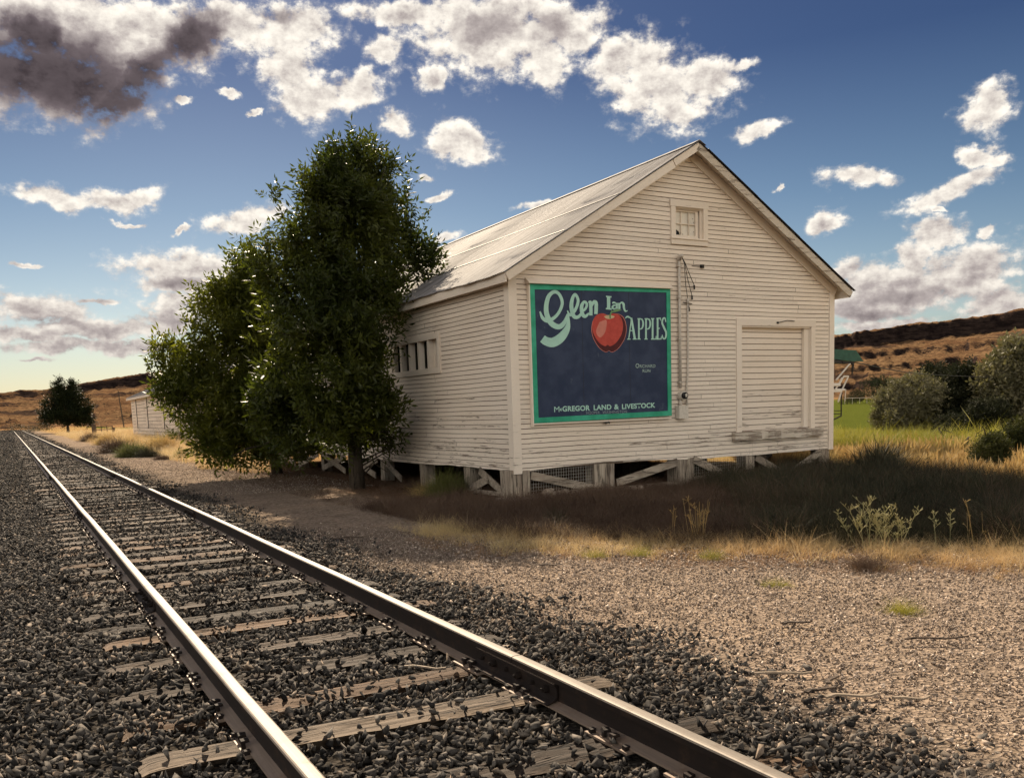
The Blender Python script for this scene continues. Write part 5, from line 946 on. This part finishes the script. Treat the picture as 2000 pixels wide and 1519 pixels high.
# rocks beside the footing
for k, (u, v, s) in enumerate(((.62, -.12, .15), (.85, -.05, .09), (1.05, .02, .10), (1.25, .0, .08), (1.45, .0, .09), (2.55, -.35, .07), (2.42, -.3, .06))):
    w = toW(u, v, .0); bm = bmesh.new(); bmesh.ops.create_icosphere(bm, subdivisions=3, radius=s)
    for q_ in bm.verts: n = fbm(q_.co.x*9+k*3, q_.co.y*9+q_.co.z*7, 3); q_.co *= .75+.5*float(n); q_.co.z *= .7
    me = bpy.data.meshes.new('rock'); bm.to_mesh(me); bm.free(); me.materials.append(ROCK); o = mk('rock', me); o.location = (w[0], w[1], -.04+s*.2)
    tag(o, ['pale rounded rock right of the corner footing, largest','flat rock second from the corner footing','brown rock in the middle of the row under the sign','small rock fourth from the corner footing','rock nearest the second pier','small rock in grass right of the second pier','smallest rock beside the second pier plank'][k], 'rock', 'rocks along the warehouse base')
# ------------------------------------------------------------------ posts and rail fence by the far field
def post_at(px, pyb, pyt, y, w, lab):
    b = at(px, pyb, y); dd = (b-np.array([0, 0, H]))@cF/F; mb = MB(); h = (pyb-pyt)*dd; mb.box((-w, -w, 0), (w, w, h), jit=.02); o = mb.build('fence_post', DARKWOOD); o.location = (b[0], b[1], b[2]-.05); tag(o, lab, 'fence post', None); return b
post_at(184, 846, 827, 112, .2, 'thick dark wooden post left of the far shed'); post_at(222, 843, 834, 118, .16, 'shorter dark stump post near the far shed')
fo = empty('rail_fence', tuple(at(200, 845, 116))); tag(fo, 'low wooden rail fence between the dark posts', 'fence'); a0 = np.array(at(188, 844, 116)); a1 = np.array(at(220, 843, 116)); f0 = np.array(fo.location)
for k in range(4): mb = MB(); p = a0+(a1-a0)*k/3-f0; mb.beam(p+[0, 0, 0], p+[0, 0, .75], .1, .1, up=(0, 1, 0)); mb.build('post', DARKWOOD, fo)
for zz in (.3, .65): mb = MB(); mb.beam(a0-f0+[0, 0, zz], a1-f0+[0, 0, zz], .05, .1); mb.build('rail', DARKWOOD, fo)
ub = at(242, 828, 200); mb = MB(); mb.tube([(0, 0, -1), (-.6, 0, 6.9)], [.13, .09], 7); up = mb.build('utility_pole', DARKWOOD); up.location = tuple(ub); tag(up, 'thin leaning pole on the hillside left of the shed', 'pole')
fp = at(1650, 780, 100); mb = MB(); e1 = at(1720, 778, 104); 
ff = empty('field_fence', tuple(fp)); tag(ff, 'long thin pipe rail along the far edge of the green field', 'fence')
for k in range(6): p = (e1-fp)*k/5; mb = MB(); mb.tube([p+[0, 0, -.8], p+[0, 0, .25]], .03, 5); mb.build('post', GALV, ff)
mb = MB(); mb.tube([[0, 0, .2], list(e1-fp+[0, 0, .2])], .035, 5); mb.build('rail', GALV, ff)
# ------------------------------------------------------------------ farm machine with a green canopy behind the right corner
fm = empty('farm_machine', (19.0, 16., 0)); tag(fm, 'farm machine with dark green canopy and white ladder frame behind the warehouse corner', 'farm machine')
YM = 16.
def mp(px, py, dy=0.): p = at(px, py, YM); return np.array([p[0]-19.0, p[1]-YM+dy, p[2]])
a, b = mp(1596, 680), mp(1672, 684); c, d_ = mp(1687, 706), mp(1596, 697)
mb = MB(); mb.prism([a, b, c, mp(1660, 705), d_], (0.15, 1.6, .1)); mb.build('canopy', CANOPY, fm)
mb = MB(); mb.prism([d_+[0,0,-.01], mp(1655,705)+[0,0,-.01], mp(1650,711), mp(1600,705)], (.15, 1.5, .1)); mb.build('canopy_lining', DARKM, fm)
mb = MB(); mb.tube([mp(1660,707), mp(1666,712), mp(1664,732)], [.03, .035, .02], 6); mb.tube([mp(1645,708), mp(1668,708)], .03, 6); mb.tube([mp(1660,710,1.4), mp(1655,790,1.4)], .03, 6); mb.build('canopy_post', DARKM, fm)
mb = MB()
for p, q_, r in (((1660,710),(1633,742),.022),((1648,735),(1657,735),.022),((1657,735),(1644,762),.02),((1648,735),(1632,760),.02),((1630,761),(1650,761),.03),((1645,738),(1638,752),.03),((1644,762),(1637,785),.02),((1652,760),(1650,784),.012),((1628,752),(1640,752),.035)): mb.tube([mp(*p), mp(*q_)], r, 6)
mb.box(tuple(mp(1620,753,-.02)), tuple(mp(1638,748,.25))); mb.box(tuple(mp(1620,766,-.02)), tuple(mp(1644,761,.3))); mb.build('ladder_frame', WHITEM, fm)
mb = MB()
for p, q_, r in (((1643,760),(1643,812),.018),((1643,812),(1626,820),.02),((1642,808),(1620,808),.012),((1630,802),(1643,802),.01)): mb.tube([mp(*p), mp(*q_)], r, 6)
mb.build('step_frame', DARKM, fm)
mb = MB(); mb.box((-2.6, .5, .9), (-.65, 2.2, 1.1)); mb.box((-2.4, .6, 1.1), (-1.0, 2.0, 1.9)); mb.build('body', CANOPY, fm)
for x_, y_ in ((-2.3, .4), (-1.1, .4), (-2.3, 2.3), (-1.1, 2.3)):
    mb = MB(); mb.tube([(x_, y_-.12, .5), (x_, y_+.12, .5)], .5, 20); w_ = mb.build('wheel', DARKM, fm); mb = MB(); mb.tube([(x_, y_-.14, .5), (x_, y_+.14, .5)], .22, 14); mb.build('rim', WHITEM, w_)
cb0 = mp(1668,707)+np.array([19., YM, 0]); cb1 = at(1795,724, 22); cb2 = at(1965, 738, 30); mb = MB(); pts = [cb0]+[cb0+(cb1-cb0)*t for t in (.25,.5,.75)]+[cb1]+[cb1+(cb2-cb1)*t for t in (.33,.66,1)]; pts = [p-[0, 0, .12*math.sin(math.pi*i/7)] for i, p in enumerate(pts)]; mb.tube(pts, .014, 5); tag(mb.build('overhead_cable', DARKM), 'thin dark cable from the green canopy across the hillside to the thicket', 'cable')
bpy.context.view_layer.update()
